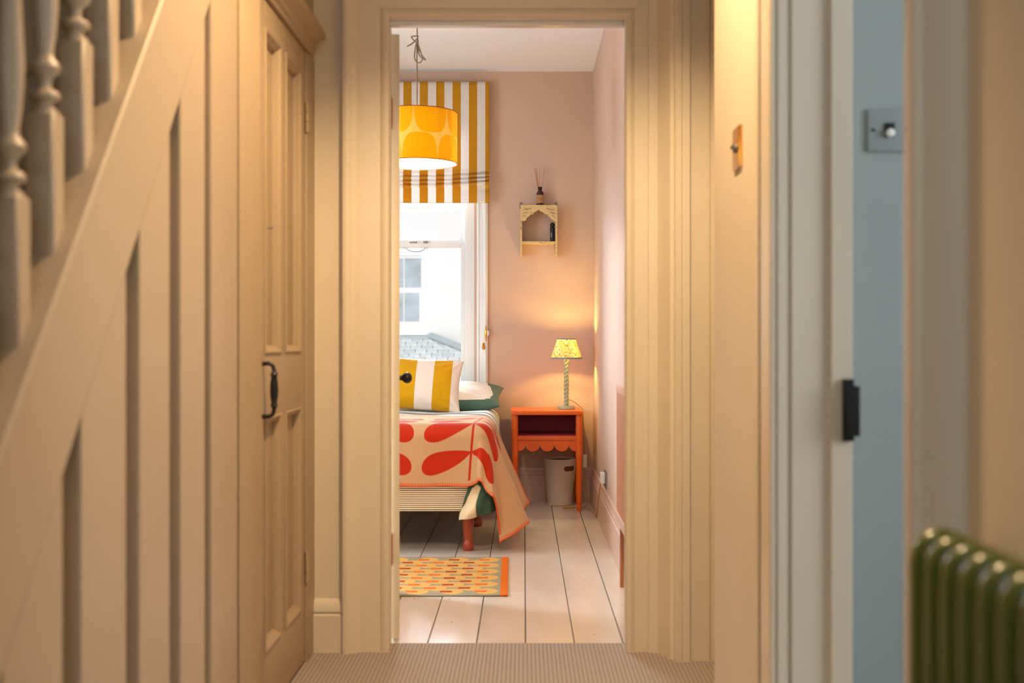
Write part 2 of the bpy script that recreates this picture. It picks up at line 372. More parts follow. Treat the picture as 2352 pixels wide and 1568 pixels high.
B().box(0.319, 0.323, 3.70, 3.735, 0, ZT-0.010, bev=0.001).build('door_stop', m_trim, t1)
# pilaster right of the doorway
t2 = empty('trim_2', (0.5, 3.53, 0), 'cream pilaster standing right of the bedroom doorway', kind='structure')
B().prism([(0.455, YF0), (0.455, 3.535), (0.459, 3.530), (0.474, 3.530), (0.478, 3.534), (0.482, 3.530), (0.499, 3.530), (0.502, 3.541), (0.508, 3.542), (0.560, 3.542), (0.562, 3.548), (0.566, 3.542), (0.80, 3.542), (0.80, YF0)], 'z', 0, 2.55).build('pilaster', m_trim, t2)

# ---- door_1: the open bedroom door, hinged on the left jamb
d1 = empty('door_1', (-0.424, 3.775, 0), 'cream four panel bedroom door standing open into the room', kind='structure')
ang = math.radians(97.6)
TH, DW, DH = 0.035, 0.735, 1.955
def door_pt(s, t, z):    # s along the leaf from the hinge, t = thickness from the room face (0) to the hall face (TH)
    ca, sa = math.cos(ang), math.sin(ang)
    return Vector((-0.434+s*ca+t*sa, 3.775+s*sa-t*ca+0.0, z))
def door_box(s0, s1, t0, t1_, z0, z1, name, m, par, bev=0.002):
    b = B().box(s0, s1, t0, t1_, z0, z1, bev=bev)
    for v in b.bm.verts: v.co = door_pt(v.co.x, v.co.y, v.co.z)
    return b.build(name, m, par)
door_box(0.004, 0.105, 0, TH, 0.012, DH, 'stile', m_trim, d1); door_box(DW-0.1, DW, 0, TH, 0.012, DH, 'stile', m_trim, d1)
for z0, z1 in ((0.012, 0.21), (0.76, 0.92), (1.84, DH)): door_box(0.105, DW-0.1, 0, TH, z0, z1, 'rail', m_trim, d1)
for z0, z1 in ((0.21, 0.76), (0.92, 1.84)):
    door_box(0.325, 0.415, 0, TH, z0, z1, 'muntin', m_trim, d1)
    door_box(0.105, 0.325, 0.010, TH-0.010, z0, z1, 'panel', m_trim, d1); door_box(0.415, DW-0.1, 0.010, TH-0.010, z0, z1, 'panel', m_trim, d1)
for z in (1.70, 0.30): door_box(-0.002, 0.006, 0.004, 0.012, z-0.05, z+0.05, 'hinge', m_redwood, d1, bev=0.001)
kb = B().lathe([(0.022, 0), (0.022, 0.004), (0.011, 0.008), (0.009, 0.026), (0.013, 0.031), (0.019, 0.038), (0.0215, 0.047), (0.019, 0.057), (0.011, 0.064), (0.002, 0.066)], seg=24)
kz = 0.829; base = door_pt(DW-0.05, TH, kz); nrm = (door_pt(0, 1, 0)-door_pt(0, 0, 0)).normalized()
q = Vector((0, 0, 1)).rotation_difference(nrm)
for v in kb.bm.verts: v.co = base+q @ v.co
kb.build('door_knob', m_black, d1)['label'] = 'black round door knob'

# ---- hall left: under-stair panelling
XS = -0.651
def string_z(y): return 0.8555+1.148*(y-1.461)
def string_y(z): return 1.461+(z-0.8555)/1.148
ws = empty('wall_stairs', (XS, 1.9, 0), 'cream panelled wall under the staircase with vertical boards', kind='structure')
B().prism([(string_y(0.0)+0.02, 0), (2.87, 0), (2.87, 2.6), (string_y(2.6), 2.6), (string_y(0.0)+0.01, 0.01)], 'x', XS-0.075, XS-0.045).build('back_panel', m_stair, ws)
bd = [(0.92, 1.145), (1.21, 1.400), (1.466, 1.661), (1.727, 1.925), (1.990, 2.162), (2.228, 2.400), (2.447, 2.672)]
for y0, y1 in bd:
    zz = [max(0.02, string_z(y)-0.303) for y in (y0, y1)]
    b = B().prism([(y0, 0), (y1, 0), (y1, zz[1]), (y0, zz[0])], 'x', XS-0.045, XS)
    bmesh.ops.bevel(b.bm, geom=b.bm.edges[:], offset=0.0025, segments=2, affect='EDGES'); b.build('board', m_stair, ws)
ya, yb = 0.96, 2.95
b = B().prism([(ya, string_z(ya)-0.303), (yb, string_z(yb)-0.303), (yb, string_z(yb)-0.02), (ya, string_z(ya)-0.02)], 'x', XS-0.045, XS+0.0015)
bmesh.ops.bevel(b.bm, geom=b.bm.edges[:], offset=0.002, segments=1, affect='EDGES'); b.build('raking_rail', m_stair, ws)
# ---- staircase behind it: string capping, balusters, treads, handrail
sc_ = empty('staircase', (-0.9, 1.9, 0), 'cream painted staircase with turned balusters rising along the hall', 'staircase')
cap_prof = [(XS-0.060, -0.025), (XS+0.006, -0.025), (XS+0.010, -0.018), (XS+0.010, -0.006), (XS+0.007, 0.000), (XS-0.060, 0.002)]
def rake(x, dz, y): return (x, y, string_z(y)+dz)
n = len(cap_prof); vs = [rake(x, z, 0.75) for x, z in cap_prof]+[rake(x, z, 3.0) for x, z in cap_prof]
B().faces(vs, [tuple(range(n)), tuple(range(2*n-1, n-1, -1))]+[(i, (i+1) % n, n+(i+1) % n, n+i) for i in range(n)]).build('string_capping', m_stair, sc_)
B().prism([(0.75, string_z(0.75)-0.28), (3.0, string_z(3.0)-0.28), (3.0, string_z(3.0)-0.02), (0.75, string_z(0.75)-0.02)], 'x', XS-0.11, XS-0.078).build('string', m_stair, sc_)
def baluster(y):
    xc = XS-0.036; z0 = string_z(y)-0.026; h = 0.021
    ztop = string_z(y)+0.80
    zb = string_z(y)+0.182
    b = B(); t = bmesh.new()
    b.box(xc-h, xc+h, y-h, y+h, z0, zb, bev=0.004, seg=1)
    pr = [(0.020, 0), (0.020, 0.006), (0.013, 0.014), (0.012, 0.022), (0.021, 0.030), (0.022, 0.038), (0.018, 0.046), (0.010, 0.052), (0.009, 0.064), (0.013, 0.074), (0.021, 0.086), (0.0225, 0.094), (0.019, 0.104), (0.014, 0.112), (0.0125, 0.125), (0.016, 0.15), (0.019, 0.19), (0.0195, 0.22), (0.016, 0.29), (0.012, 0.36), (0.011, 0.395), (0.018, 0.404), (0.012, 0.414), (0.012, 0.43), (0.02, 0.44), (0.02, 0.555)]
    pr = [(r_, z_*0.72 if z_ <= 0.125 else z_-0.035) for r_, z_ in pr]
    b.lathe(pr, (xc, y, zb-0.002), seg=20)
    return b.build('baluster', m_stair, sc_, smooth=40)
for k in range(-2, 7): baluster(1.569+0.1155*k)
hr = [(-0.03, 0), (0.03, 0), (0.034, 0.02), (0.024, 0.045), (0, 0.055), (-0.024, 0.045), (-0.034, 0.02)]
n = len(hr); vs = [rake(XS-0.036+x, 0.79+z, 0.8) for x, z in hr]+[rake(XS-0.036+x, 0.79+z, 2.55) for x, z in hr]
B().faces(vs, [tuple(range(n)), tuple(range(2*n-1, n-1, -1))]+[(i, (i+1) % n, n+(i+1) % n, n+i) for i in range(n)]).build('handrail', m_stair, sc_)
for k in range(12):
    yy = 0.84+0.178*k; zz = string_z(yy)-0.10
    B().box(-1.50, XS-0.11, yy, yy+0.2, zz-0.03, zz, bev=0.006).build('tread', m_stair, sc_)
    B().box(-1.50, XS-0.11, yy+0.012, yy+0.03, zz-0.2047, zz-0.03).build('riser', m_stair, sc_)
st(B().box(-1.6, -1.5, -1.4, YF0, -0.1, 2.7).build('wall_stairwell', m_taupe, smooth=0), 'taupe wall seen between the balusters')

# ---- understairs cupboard: door_2
CY0, CY1, CZ = 2.905, 3.53, 1.838
cf = empty('trim_3', (XS, 3.2, 0), 'cream cupboard frame and cornice beside the bedroom doorway', kind='structure')
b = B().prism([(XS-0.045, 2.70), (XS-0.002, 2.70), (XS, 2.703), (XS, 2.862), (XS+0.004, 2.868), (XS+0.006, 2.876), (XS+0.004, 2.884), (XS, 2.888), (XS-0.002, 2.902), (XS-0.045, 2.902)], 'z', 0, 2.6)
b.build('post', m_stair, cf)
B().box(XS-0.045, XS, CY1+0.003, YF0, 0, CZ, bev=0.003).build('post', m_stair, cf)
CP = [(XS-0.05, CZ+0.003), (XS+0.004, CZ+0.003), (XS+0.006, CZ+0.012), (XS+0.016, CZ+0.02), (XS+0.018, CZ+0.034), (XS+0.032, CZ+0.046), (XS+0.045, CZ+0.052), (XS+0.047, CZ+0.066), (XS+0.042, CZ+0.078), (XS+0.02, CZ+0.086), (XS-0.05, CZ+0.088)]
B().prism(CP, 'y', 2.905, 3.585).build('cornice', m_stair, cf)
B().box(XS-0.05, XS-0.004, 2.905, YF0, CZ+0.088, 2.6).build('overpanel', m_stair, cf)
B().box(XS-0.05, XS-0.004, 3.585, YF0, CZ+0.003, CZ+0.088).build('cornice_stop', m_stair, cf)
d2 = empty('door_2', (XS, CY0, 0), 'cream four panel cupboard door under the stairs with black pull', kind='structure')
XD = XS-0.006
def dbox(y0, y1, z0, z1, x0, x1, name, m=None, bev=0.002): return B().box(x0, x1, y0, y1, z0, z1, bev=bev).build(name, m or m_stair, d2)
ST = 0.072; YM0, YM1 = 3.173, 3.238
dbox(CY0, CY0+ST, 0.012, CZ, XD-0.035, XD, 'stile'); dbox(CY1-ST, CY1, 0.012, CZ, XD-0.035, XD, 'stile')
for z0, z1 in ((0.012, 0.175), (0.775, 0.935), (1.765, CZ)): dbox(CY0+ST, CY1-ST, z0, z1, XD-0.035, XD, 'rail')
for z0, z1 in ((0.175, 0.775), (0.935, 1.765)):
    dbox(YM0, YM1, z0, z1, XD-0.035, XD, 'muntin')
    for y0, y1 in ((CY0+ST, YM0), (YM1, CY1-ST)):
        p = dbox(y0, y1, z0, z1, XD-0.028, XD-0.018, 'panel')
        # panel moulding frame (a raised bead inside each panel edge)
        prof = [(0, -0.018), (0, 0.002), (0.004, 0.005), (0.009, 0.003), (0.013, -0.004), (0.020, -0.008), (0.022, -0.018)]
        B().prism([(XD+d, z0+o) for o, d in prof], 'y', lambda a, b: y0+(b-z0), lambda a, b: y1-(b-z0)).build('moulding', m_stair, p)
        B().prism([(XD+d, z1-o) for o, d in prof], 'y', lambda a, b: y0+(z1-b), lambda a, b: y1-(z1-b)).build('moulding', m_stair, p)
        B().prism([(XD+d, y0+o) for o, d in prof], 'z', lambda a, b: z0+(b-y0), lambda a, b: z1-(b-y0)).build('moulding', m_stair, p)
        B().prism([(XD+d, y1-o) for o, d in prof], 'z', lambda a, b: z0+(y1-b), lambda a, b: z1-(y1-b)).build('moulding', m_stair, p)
hy = 2.958
hp = [(XD, hy, 0.911), (XD+0.016, hy, 0.912), (XD+0.026, hy, 0.906), (XD+0.029, hy, 0.893)]
h1 = B().tube(hp+[(XD+0.029, hy, 0.885), (XD+0.029, hy, 0.884), (XD+0.029, hy, 0.878), (XD+0.029, hy, 0.862), (XD+0.029, hy, 0.845), (XD+0.029, hy, 0.828), (XD+0.029, hy, 0.812), (XD+0.029, hy, 0.806), (XD+0.029, hy, 0.805), (XD+0.029, hy, 0.797), (XD+0.026, hy, 0.784), (XD+0.016, hy, 0.778), (XD, hy, 0.779)],
     [0.006, 0.0055, 0.005, 0.005, 0.009, 0.010, 0.007, 0.0095, 0.0105, 0.0095, 0.007, 0.010, 0.009, 0.005, 0.005, 0.0055, 0.006], seg=14)
h1.build('pull_handle', m_black, d2)['label'] = 'black iron pull handle'
B().tube([(XD-0.002, 2.985, 1.255), (XD+0.020, 2.985, 1.255)], 0.0025).build('key', m_chrome, d2)
B().box(XD-0.001, XD+0.003, 2.981, 2.989, 1.225, 1.285, bev=0.001).build('keyhole_plate', m_chrome, d2)
for z in (1.64, 0.29):
    B().lathe([(0.006, -0.045), (0.006, -0.017), (0.0045, -0.016), (0.0045, -0.014), (0.006, -0.013), (0.006, 0.013), (0.0045, 0.014), (0.0045, 0.016), (0.006, 0.017), (0.006, 0.045)], (XD+0.006, CY1+0.001, z), seg=12).build('hinge', m_stair, d2)

# ---- hall right: wall, doorway to the side room
XR = 0.485
st(B().box(XR, XR+0.12, 2.20, 2.985, -0.1, 2.7).build('wall_hall_far', m_hallw, smooth=0), 'cream hall wall carrying the brass light switch')
st(B().lathe([(0.011, 0), (0.011, 2.6)], (XR+0.011, 2.99, 0), seg=16).build('trim_4', m_trim), 'rounded corner bead at the end of the hall wall')
st(B().box(XR, XR+0.12, -1.4, 1.30, -0.1, 2.7).build('wall_hall_near', m_hallw, smooth=0), 'beige hall wall behind the green radiator')
st(B().box(XR+0.12, 0.9, 2.40, 2.985, -0.1, 2.7).build('wall_side_room', m_blue, smooth=0), 'blue grey wall with the grey light switch')
st(B().box(0.9, 2.6, 2.40, 2.5, -0.1, 2.7).build('wall_side_room_far', m_blue, smooth=0), 'blue grey wall deeper in the side room')
st(ring_wall(-0.2, 2.5, -0.1, 2.7, 0.7, 1.7, 0.75, 2.15, 2.5, 2.6, 'x').build('wall_side_room_window', m_blue, smooth=0), 'side room wall with its window opening')
st(B().box(0.605, 2.6, -0.3, -0.2, -0.1, 2.7).build('wall_side_room_near', m_blue, smooth=0), 'blue grey wall of the side room behind the radiator')
st(B().box(0.80, 0.9, 2.985, YF0, -0.1, 2.7).build('wall_recess', m_hallw, smooth=0), 'cream wall at the back of the hall recess')
st(B().box(-1.6, 2.6, -1.5, YF0, 2.62, 2.72).build('ceiling_hall', m_ceil, smooth=0), 'white hall ceiling')
st(ring_wall(-1.6, 0.6, -0.1, 2.7, -0.5, 0.3, 1.3, 2.1, -1.5, -1.4, 'y').build('wall_hall_end', m_hallw, smooth=0), 'hall end wall with its window opening')
t5 = empty('trim_5', (0.45, 1.75, 0), 'cream door case of the side room on the right', kind='structure')
# far jamb, its reveal faces the camera at y = 2.11
B().prism([(0.442, 2.116), (0.446, 2.112), (0.4515, 2.112), (0.453, 2.120), (0.455, 2.120), (0.457, 2.112), (0.474, 2.112), (0.476, 2.128), (0.481, 2.128), (0.483, 2.115), (0.548, 2.115), (0.552, 2.106), (0.588, 2.106), (0.590, 2.110), (0.590, 2.21), (0.442, 2.21)], 'z', 0, 2.62).build('jamb', m_trim, t5)
B().prism([(XR, 2.21), (0.442, 2.21), (0.442, 2.196), (0.448, 2.206), (0.452, 2.222), (0.446, 2.232), (0.446, 2.248), (0.456, 2.254), (0.460, 2.270), (0.452, 2.282), (0.452, 2.296), (0.458, 2.300), (XR, 2.300)], 'z', 0, 2.62).build('architrave', m_trim, t5)
NB = [(XR, 1.372), (0.452, 1.372), (0.444, 1.368), (0.440, 1.358), (0.440, 1.346), (0.445, 1.336), (0.452, 1.333), (0.456, 1.326), (0.462, 1.306), (0.474, 1.296), (0.482, 1.288), (XR, 1.288)]
B().prism(NB, 'z', 0, 2.62).build('architrave', m_trim, t5)
B().box(XR, 0.590, 1.30, 1.372, 0, 2.62).build('jamb', m_trim, t5)
kp = B().box(0.574, 0.598, 2.088, 2.107, 0.798, 0.888, bev=0.003)
kp.box(0.570, 0.590, 2.096, 2.107, 0.789, 0.900, bev=0.003); kp.build('lock_keep', m_black, t5)['label'] = 'black iron lock keep'
# light switches
sw = empty('brass_light_switch', (XR, 2.655, 1.40), 'polished brass light switch on the cream hall wall', 'light switch')
sy, sz = 2.655, 1.403
B().box(XR-0.006, XR, sy-0.046, sy+0.046, sz-0.047, sz+0.047, bev=0.003).build('plate', m_brass, sw)
B().lathe([(0.011, 0), (0.011, -0.004), (0.008, -0.007)], (XR-0.006, sy, sz), seg=20, axis='x').build('collar', m_chrome, sw)
B().tube([(XR-0.010, sy, sz), (XR-0.017, sy, sz+0.004)], [0.004, 0.006], seg=12).build('toggle', m_chrome, sw)
sw2 = empty('grey_light_switch', (0.744, 2.40, 1.39), 'grey square light switch on the blue wall of the side room', 'light switch')
gx, gz = 0.7440, 1.397
B().box(gx-0.043, gx+0.043, 2.392, 2.40, gz-0.043, gz+0.043, bev=0.003).build('plate', m_steelp, sw2)
B().box(gx-0.010, gx+0.010, 2.388, 2.392, gz-0.014, gz+0.014, bev=0.001).build('rocker_frame', m_black, sw2)
B().lathe([(0.0085, 0), (0.0085, -0.007), (0.005, -0.010)], (gx, 2.388, gz-0.007), seg=16, axis='y').build('rocker', m_plastic, sw2)
for sx in (-0.033, 0.033): B().lathe([(0.0035, 0), (0.0035, -0.0015)], (gx+sx, 2.392, gz), seg=12, axis='y').build('screw', m_black, sw2)

# ---- green column radiator at the near right
rad = empty('column_radiator', (0.43, 1.0, 0), 'olive green two column radiator on the right hall wall', 'radiator')
R0, RP, RN = 1.222, 0.0455, 14
def rad_section(y):
    b = B(); xf, xb, zt, zb = 0.414, 0.456, 0.748, 0.10
    r = 0.0125; pts = []
    # one closed column loop: front column, domed head, rear column, foot
    for z in np.linspace(zb, zt-0.012, 6): pts.append((xf, y, z))
    for k in range(1, 6): a = PI*k/6; pts.append(((xf+xb)/2-math.cos(a)*(xb-xf)/2, y, zt-0.012+math.sin(a)*0.020))
    for z in np.linspace(zt-0.012, zb, 6): pts.append((xb, y, z))
    b.tube(pts, [r]*6+[0.0155, 0.018, 0.0185, 0.018, 0.0155]+[r]*6, seg=14)
    return b.build('section', m_radg, rad, smooth=60)
s0 = rad_section(R0)
for k in range(1, RN): dup(s0, rad, s0.location+Vector((0, -RP*k, 0)))
B().lathe([(0.019, 0.02), (0.021, 0), (0.021, -RP*(RN-1)), (0.019, -RP*(RN-1)-0.02)], (0.435, R0, 0.705), seg=16, axis='y').build('top_header', m_radg, rad)
B().lathe([(0.019, 0.02), (0.021, 0), (0.021, -RP*(RN-1)), (0.019, -RP*(RN-1)-0.02)], (0.435, R0, 0.135), seg=16, axis='y').build('bottom_header', m_radg, rad)
for yy in (R0-RP, R0-RP*(RN-2)): B().box(0.418, 0.452, yy-0.012, yy+0.012, 0.004, 0.12, bev=0.004).build('foot', m_radg, rad)

# ================================================================== WINDOW
w1 = empty('window_1', (-0.78, YB, 0.6), 'white sash window behind the bed', kind='structure')
WA = [(0, 0), (0, 0.012), (0.006, 0.018), (0.014, 0.018), (0.018, 0.012), (0.034, 0.014), (0.038, 0.022), (0.048, 0.028), (0.056, 0.028), (0.060, 0.022), (0.066, 0.020), (0.066, 0)]
xr, xl_, zb, zt = -0.285, -1.275, 0.62, 2.36
B().prism([(xr+o, YB-d) for o, d in WA], 'z', zb-0.05, lambda a, b: zt+(a-xr)).build('architrave', m_white, w1)
B().prism([(xl_-o, YB-d) for o, d in WA], 'z', zb-0.05, lambda a, b: zt+(xl_-a)).build('architrave', m_white, w1)
B().prism([(YB-d, zt+o) for o, d in WA], 'x', lambda a, b: xl_-(b-zt), lambda a, b: xr+(b-zt)).build('head_architrave', m_white, w1)
def win_box(x0, x1, y0, y1, z0, z1, name, par=None, m=None, bev=0.002): return B().box(x0, x1, y0, y1, z0, z1, bev=bev).build(name, m or m_white, par or w1)
win_box(-0.346, xr+0.002, YB+0.025, YB+0.16, zb, zt, 'sash_box'); win_box(xl_-0.002, -1.214, YB+0.025, YB+0.16, zb, zt, 'sash_box')
win_box(-0.360, -0.340, YB+0.036, YB+0.048, zb, zt, 'staff_bead', bev=0.004); win_box(-1.22, -1.20, YB+0.036, YB+0.048, zb, zt, 'staff_bead', bev=0.004)
win_box(-1.214, -0.346, YB+0.03, YB+0.16, zt-0.03, zt+0.04, 'head_lining')
win_box(-1.36, -0.20, YB-0.055, YB+0.16, zb-0.03, zb, 'window_board', bev=0.005)
def sash(y, z0, z1, name, rails, gl, gr):
    s = empty(name, (-0.78, y, z0), parent=w1)
    def P(x0, x1, zz0, zz1, nm): return B().box(x0, x1, y-0.018, y+0.018, zz0, zz1, bev=0.004).build(nm, m_white, s)
    P(gr, -0.348, z0, z1, 'stile'); P(-1.212, gl, z0, z1, 'stile')
    P(gl, gr, z0, z0+rails[0], 'bottom_rail'); P(gl, gr, z1-rails[1], z1, 'top_rail')
    B().box(gl-0.003, gr+0.003, y-0.002, y+0.002, z0+rails[0]-0.003, z1-rails[1]+0.003).build('glass_pane', m_glass, s)
    return s
lo = sash(YB+0.072, zb, 1.567, 'lower_sash', (0.075, 0.028), -1.178, -0.384)
up = sash(YB+0.112, 1.556, zt-0.02, 'upper_sash', (0.035, 0.05), -1.184, -0.376)
B().prism([(-0.3755, 1.592), (-0.3755, 1.672), (-0.378, 1.655), (-0.3785, 1.640), (-0.384, 1.630), (-0.3855, 1.612), (-0.392, 1.600), (-0.397, 1.592)], 'y', YB+0.096, YB+0.128).build('horn', m_white, up)
arc = [(-0.66+0.055*math.cos(a)*1.0, YB+0.050, 1.537-0.022*math.sin(a)) for a in np.linspace(PI, 0, 14)]
B().tube([(-0.735, YB+0.050, 1.538)]+arc+[(-0.585, YB+0.050, 1.538)], 0.002, seg=6).build('sash_pull', m_steelp, lo)
B().box(-0.70, -0.655, YB+0.06, YB+0.09, 1.567, 1.580, bev=0.003).build('sash_catch', m_chrome, lo)
B().box(-0.615, -0.590, YB+0.06, YB+0.09, 1.567, 1.584, bev=0.003).build('sash_catch', m_chrome, lo)

# blind cord cleat on the architrave
cl = empty('cord_cleat', (-0.23, YB-0.03, 1.0), 'small brass blind cord cleat at the right edge of the window', 'cleat')
B().tube([(-0.228, YB-0.040, 1.060), (-0.229, YB-0.045, 1.035), (-0.229, YB-0.046, 1.015), (-0.229, YB-0.045, 0.995), (-0.228, YB-0.040, 0.970)], [0.003, 0.005, 0.007, 0.005, 0.003], seg=10).build('horn', m_brass, cl)
B().tube([(-0.229, YB-0.021, 1.015), (-0.229, YB-0.042, 1.015)], 0.005, seg=10).build('stem', m_brass, cl)
B().lathe([(0.010, -0.016), (0.014, -0.010), (0.016, 0), (0.014, 0.010), (0.010, 0.016)], (-0.222, YB-0.034, 1.018), seg=16).build('cord_wrap', m_plastic, cl)
ck = empty('cord_acorn', (-0.243, YB-0.03, 0.93), 'brass blind cord acorn hanging below the cleat', 'blind cord')
B().lathe([(0.003, 0.034), (0.006, 0.030), (0.007, 0.012), (0.0095, 0.008), (0.0095, 0.002), (0.004, -0.006)], (-0.243, YB-0.036, 0.925), seg=14).build('acorn', m_brass, ck)
B().tube([(-0.243, YB-0.036, 0.958), (-0.242, YB-0.038, 1.0), (-0.236, YB-0.042, 1.03), (-0.233, YB-0.044, 1.3), (-0.232, YB-0.046, 1.86)], 0.0012, seg=6).build('cord', m_plastic, ck)

# ================================================================== OUTDOORS
ob = empty('opposite_house', (-1.3, 12.9, -3), 'white rendered house across the street seen through the window', 'house')
OY = 12.95
def op(px, py, Y=OY): return ((px-PX)*Y/F, CH-(py-PY)*Y/F)
B().box(-5.0, 2.5, OY, OY+0.4, -3, 2.6).build('wall', m_render, ob)
B().box(-5.1, op(985, 478)[0], OY-0.10, OY, op(0, 480)[1], op(0, 474)[1]+0.05, bev=0.01).build('string_course', m_render, ob)
B().box(-5.1, op(984, 0)[0], OY-0.06, OY, op(0, 770)[1], op(0, 764)[1], bev=0.01).build('sill_band', m_render, ob)
B().box(-2.5, op(972, 0)[0], OY-0.07, OY, op(0, 588)[1], op(0, 582)[1], bev=0.01).build('window_hood', m_render, ob)
x1, z1 = op(967, 594); x0, z0 = op(862, 739)
wf = empty('window', ((x0+x1)/2, OY, z0), parent=ob)
B().box(x0-0.05, x1+0.05, OY-0.02, OY, z0-0.06, z1+0.05, bev=0.006).build('frame', m_render, wf)
for (pa, pb) in ((862, 897), (901, 926.5), (930.5, 967)):
    for (ya_, yb_, q_) in ((594, 660, 0), (673, 738, 4)):
        a_, zt_ = op(pa, ya_); b_, zb_ = op(pb-(q_ if pb == 967 else 0), yb_)
        B().box(a_, b_, OY-0.030, OY-0.020, zb_, zt_).build('pane', m_outpane, wf)
# lean-to slate roof below
rf = empty('lean_to_roof', (-1.5, 12.5, 0.7), 'grey slate lean to roof below the window of the white house', 'roof')
zr1, zr0 = CH+(784-777)*12.9/F, CH-(830-784)*12.35/F
yr1, yr0 = 12.90, 12.35
def rp(u, t): return Vector((u, yr0+(yr1-yr0)*t, zr0+(zr1-zr0)*t))
xh1, xh0 = (985-PX)*yr1/F, (1120-PX)*yr0/F      # hip line top and bottom
def hipx(t): return xh0+(xh1-xh0)*t
B().faces([rp(-3.4, 0)-Vector((0, 0, .04)), rp(hipx(0), 0)-Vector((0, 0, .04)), rp(hipx(1), 1)-Vector((0, 0, .04)), rp(-3.4, 1)-Vector((0, 0, .04)),
           rp(-3.4, 0)-Vector((0, 0, .14)), rp(hipx(0), 0)-Vector((0, 0, .14)), rp(hipx(1), 1)-Vector((0, 0, .14)), rp(-3.4, 1)-Vector((0, 0, .14))],
          [(0, 1, 2, 3), (7, 6, 5, 4), (0, 4, 5, 1), (1, 5, 6, 2), (2, 6, 7, 3), (3, 7, 4, 0)]).build('deck', m_lead, rf)
NR = 6
for r in range(NR):
    t0, t1_ = r/NR, (r+1.25)/NR; t1_ = min(t1_, 1)
    u = -2.6+(0.06 if r % 2 else 0)
    while u < hipx(t0)-0.02:
        v = min(u+0.12, hipx((t0+t1_)/2))
        if v-u > 0.02:
            dz = 0.018
            P4 = [rp(u+0.003, t0)+Vector((0, 0, dz)), rp(v-0.003, t0)+Vector((0, 0, dz)), rp(min(v-0.003, hipx(t1_)), t1_)+Vector((0, 0, 0.002)), rp(u+0.003, t1_)+Vector((0, 0, 0.002))]
            Q4 = [p-Vector((0, 0, 0.012)) for p in P4]
            B().faces(P4+Q4, [(0, 1, 2, 3), (7, 6, 5, 4), (0, 4, 5, 1), (1, 5, 6, 2), (2, 6, 7, 3), (3, 7, 4, 0)]).build('slate', m_slate, rf, org=rp(u, t0), smooth=0)
        u += 0.12
B().tube([rp(hipx(0)+0.02, 0)+Vector((0, 0, .03)), rp(hipx(1)+0.02, 1)+Vector((0, 0, .03))], 0.036, seg=10).build('hip_flashing', m_lead, rf)
B().box(-3.4, hipx(1)+0.03, yr1-0.01, yr1+0.04, zr1-0.02, zr1+0.03).build('top_flashing', m_lead, rf)
B().box(-3.4, hipx(0), yr0-0.08, yr0-0.0, zr0-0.07, zr0-0.01, bev=0.01).build('gutter', m_steelp, rf)
B().box(-3.3, hipx(0)-0.1, yr0+0.02, OY, -3, zr0-0.12).build('wall', m_render, rf)

# ================================================================== BED
bed = empty('single_bed', (-0.6, 6.2, 0), 'single bed with striped ticking base and red turned legs', 'bed')
BX0, BX1, BY0, BY1 = -1.05, -0.155, 5.375, 7.06
B().box(BX0+0.015, BX1-0.015, BY0+0.0, BY1, 0.188, 0.36, bev=0.02, seg=3).build('ticking_base', m_ticking, bed, org=(0, 0, 0.188))
B().box(BX0, BX1, BY0-0.004, BY1, 0.352, 0.545, bev=0.05, seg=5).build('mattress', m_white, bed)
LEG = [(0.018, 0), (0.023, 0.004), (0.0268, 0.014), (0.0275, 0.026), (0.0240, 0.040), (0.0190, 0.048), (0.0192, 0.053), (0.0245, 0.085), (0.0265, 0.12), (0.0275, 0.16), (0.0275, 0.20)]
for lx, ly in ((-0.257, 5.44), (-0.243, 6.155), (-0.243, 6.95), (-0.97, 5.44), (-0.97, 6.155), (-0.97, 6.95)):
    B().lathe(LEG, (lx, ly, 0), seg=28).build('leg', m_redwood, bed)

# ---- draping cloth over the foot right corner
ER = 0.062
def drape(A, Bv, ztop, xe, ye, fl_side, fl_front, fl_corner, wave, r=ER):
    """A: cloth distance past the right rounding line, Bv: past the foot rounding line (negative = lying on top)"""
    ap, bp = np.maximum(A, 0), np.maximum(Bv, 0)
    s = np.hypot(ap, bp); ph = np.arctan2(bp, ap+1e-9)
    s = s*(1-0.065*np.exp(-((np.degrees(ph)-31)/9)**2)*(ap > 0)*(bp > 0))
    arc = np.minimum(s, r*PI/2); rest = np.maximum(s-r*PI/2, 0)
    c2 = np.sin(2*ph)
    fl = (fl_side*np.cos(ph)**2+fl_front*np.sin(ph)**2 if fl_corner is None or not hasattr(fl_corner, '__len__') else np.interp(np.degrees(ph), *fl_corner))+wave(A, Bv, ph)
    off = r*np.sin(arc/r)+rest*fl/np.sqrt(1+fl**2)
    drop = r*(1-np.cos(arc/r))+rest/np.sqrt(1+fl**2)
    X = (xe-r)+np.minimum(A, 0)+off*np.cos(ph)*(s > 0)
    Y = (ye+r)-np.minimum(Bv, 0)-off*np.sin(ph)*(s > 0)
    return np.stack([X, Y, ztop-drop], -1)
# duvet
na, nb = 150, 170
A, Bv = np.meshgrid(np.linspace(-0.86, 0.34, na), np.linspace(-1.50, 0.16, nb), indexing='ij')
P = drape(A, Bv, 0.567, BX1, BY0, 0.10, 0.0, 0.02, lambda a, b, p: 0.03*np.sin(b*17+1)*(b < 0))
P[..., 2] += 0.006*np.sin(A*11+Bv*5)+0.004*np.sin(Bv*23+A*3)-0.014*sm((A+0.10)/0.1)*0
uvd = np.stack([A, Bv], -1)
tag(grid_obj('duvet', P, m_duvet, org=(-0.6, 6.2, 0.55), uv=uvd, solid=0.012), 'white duvet with grey green stripes spread under the blanket', 'duvet')
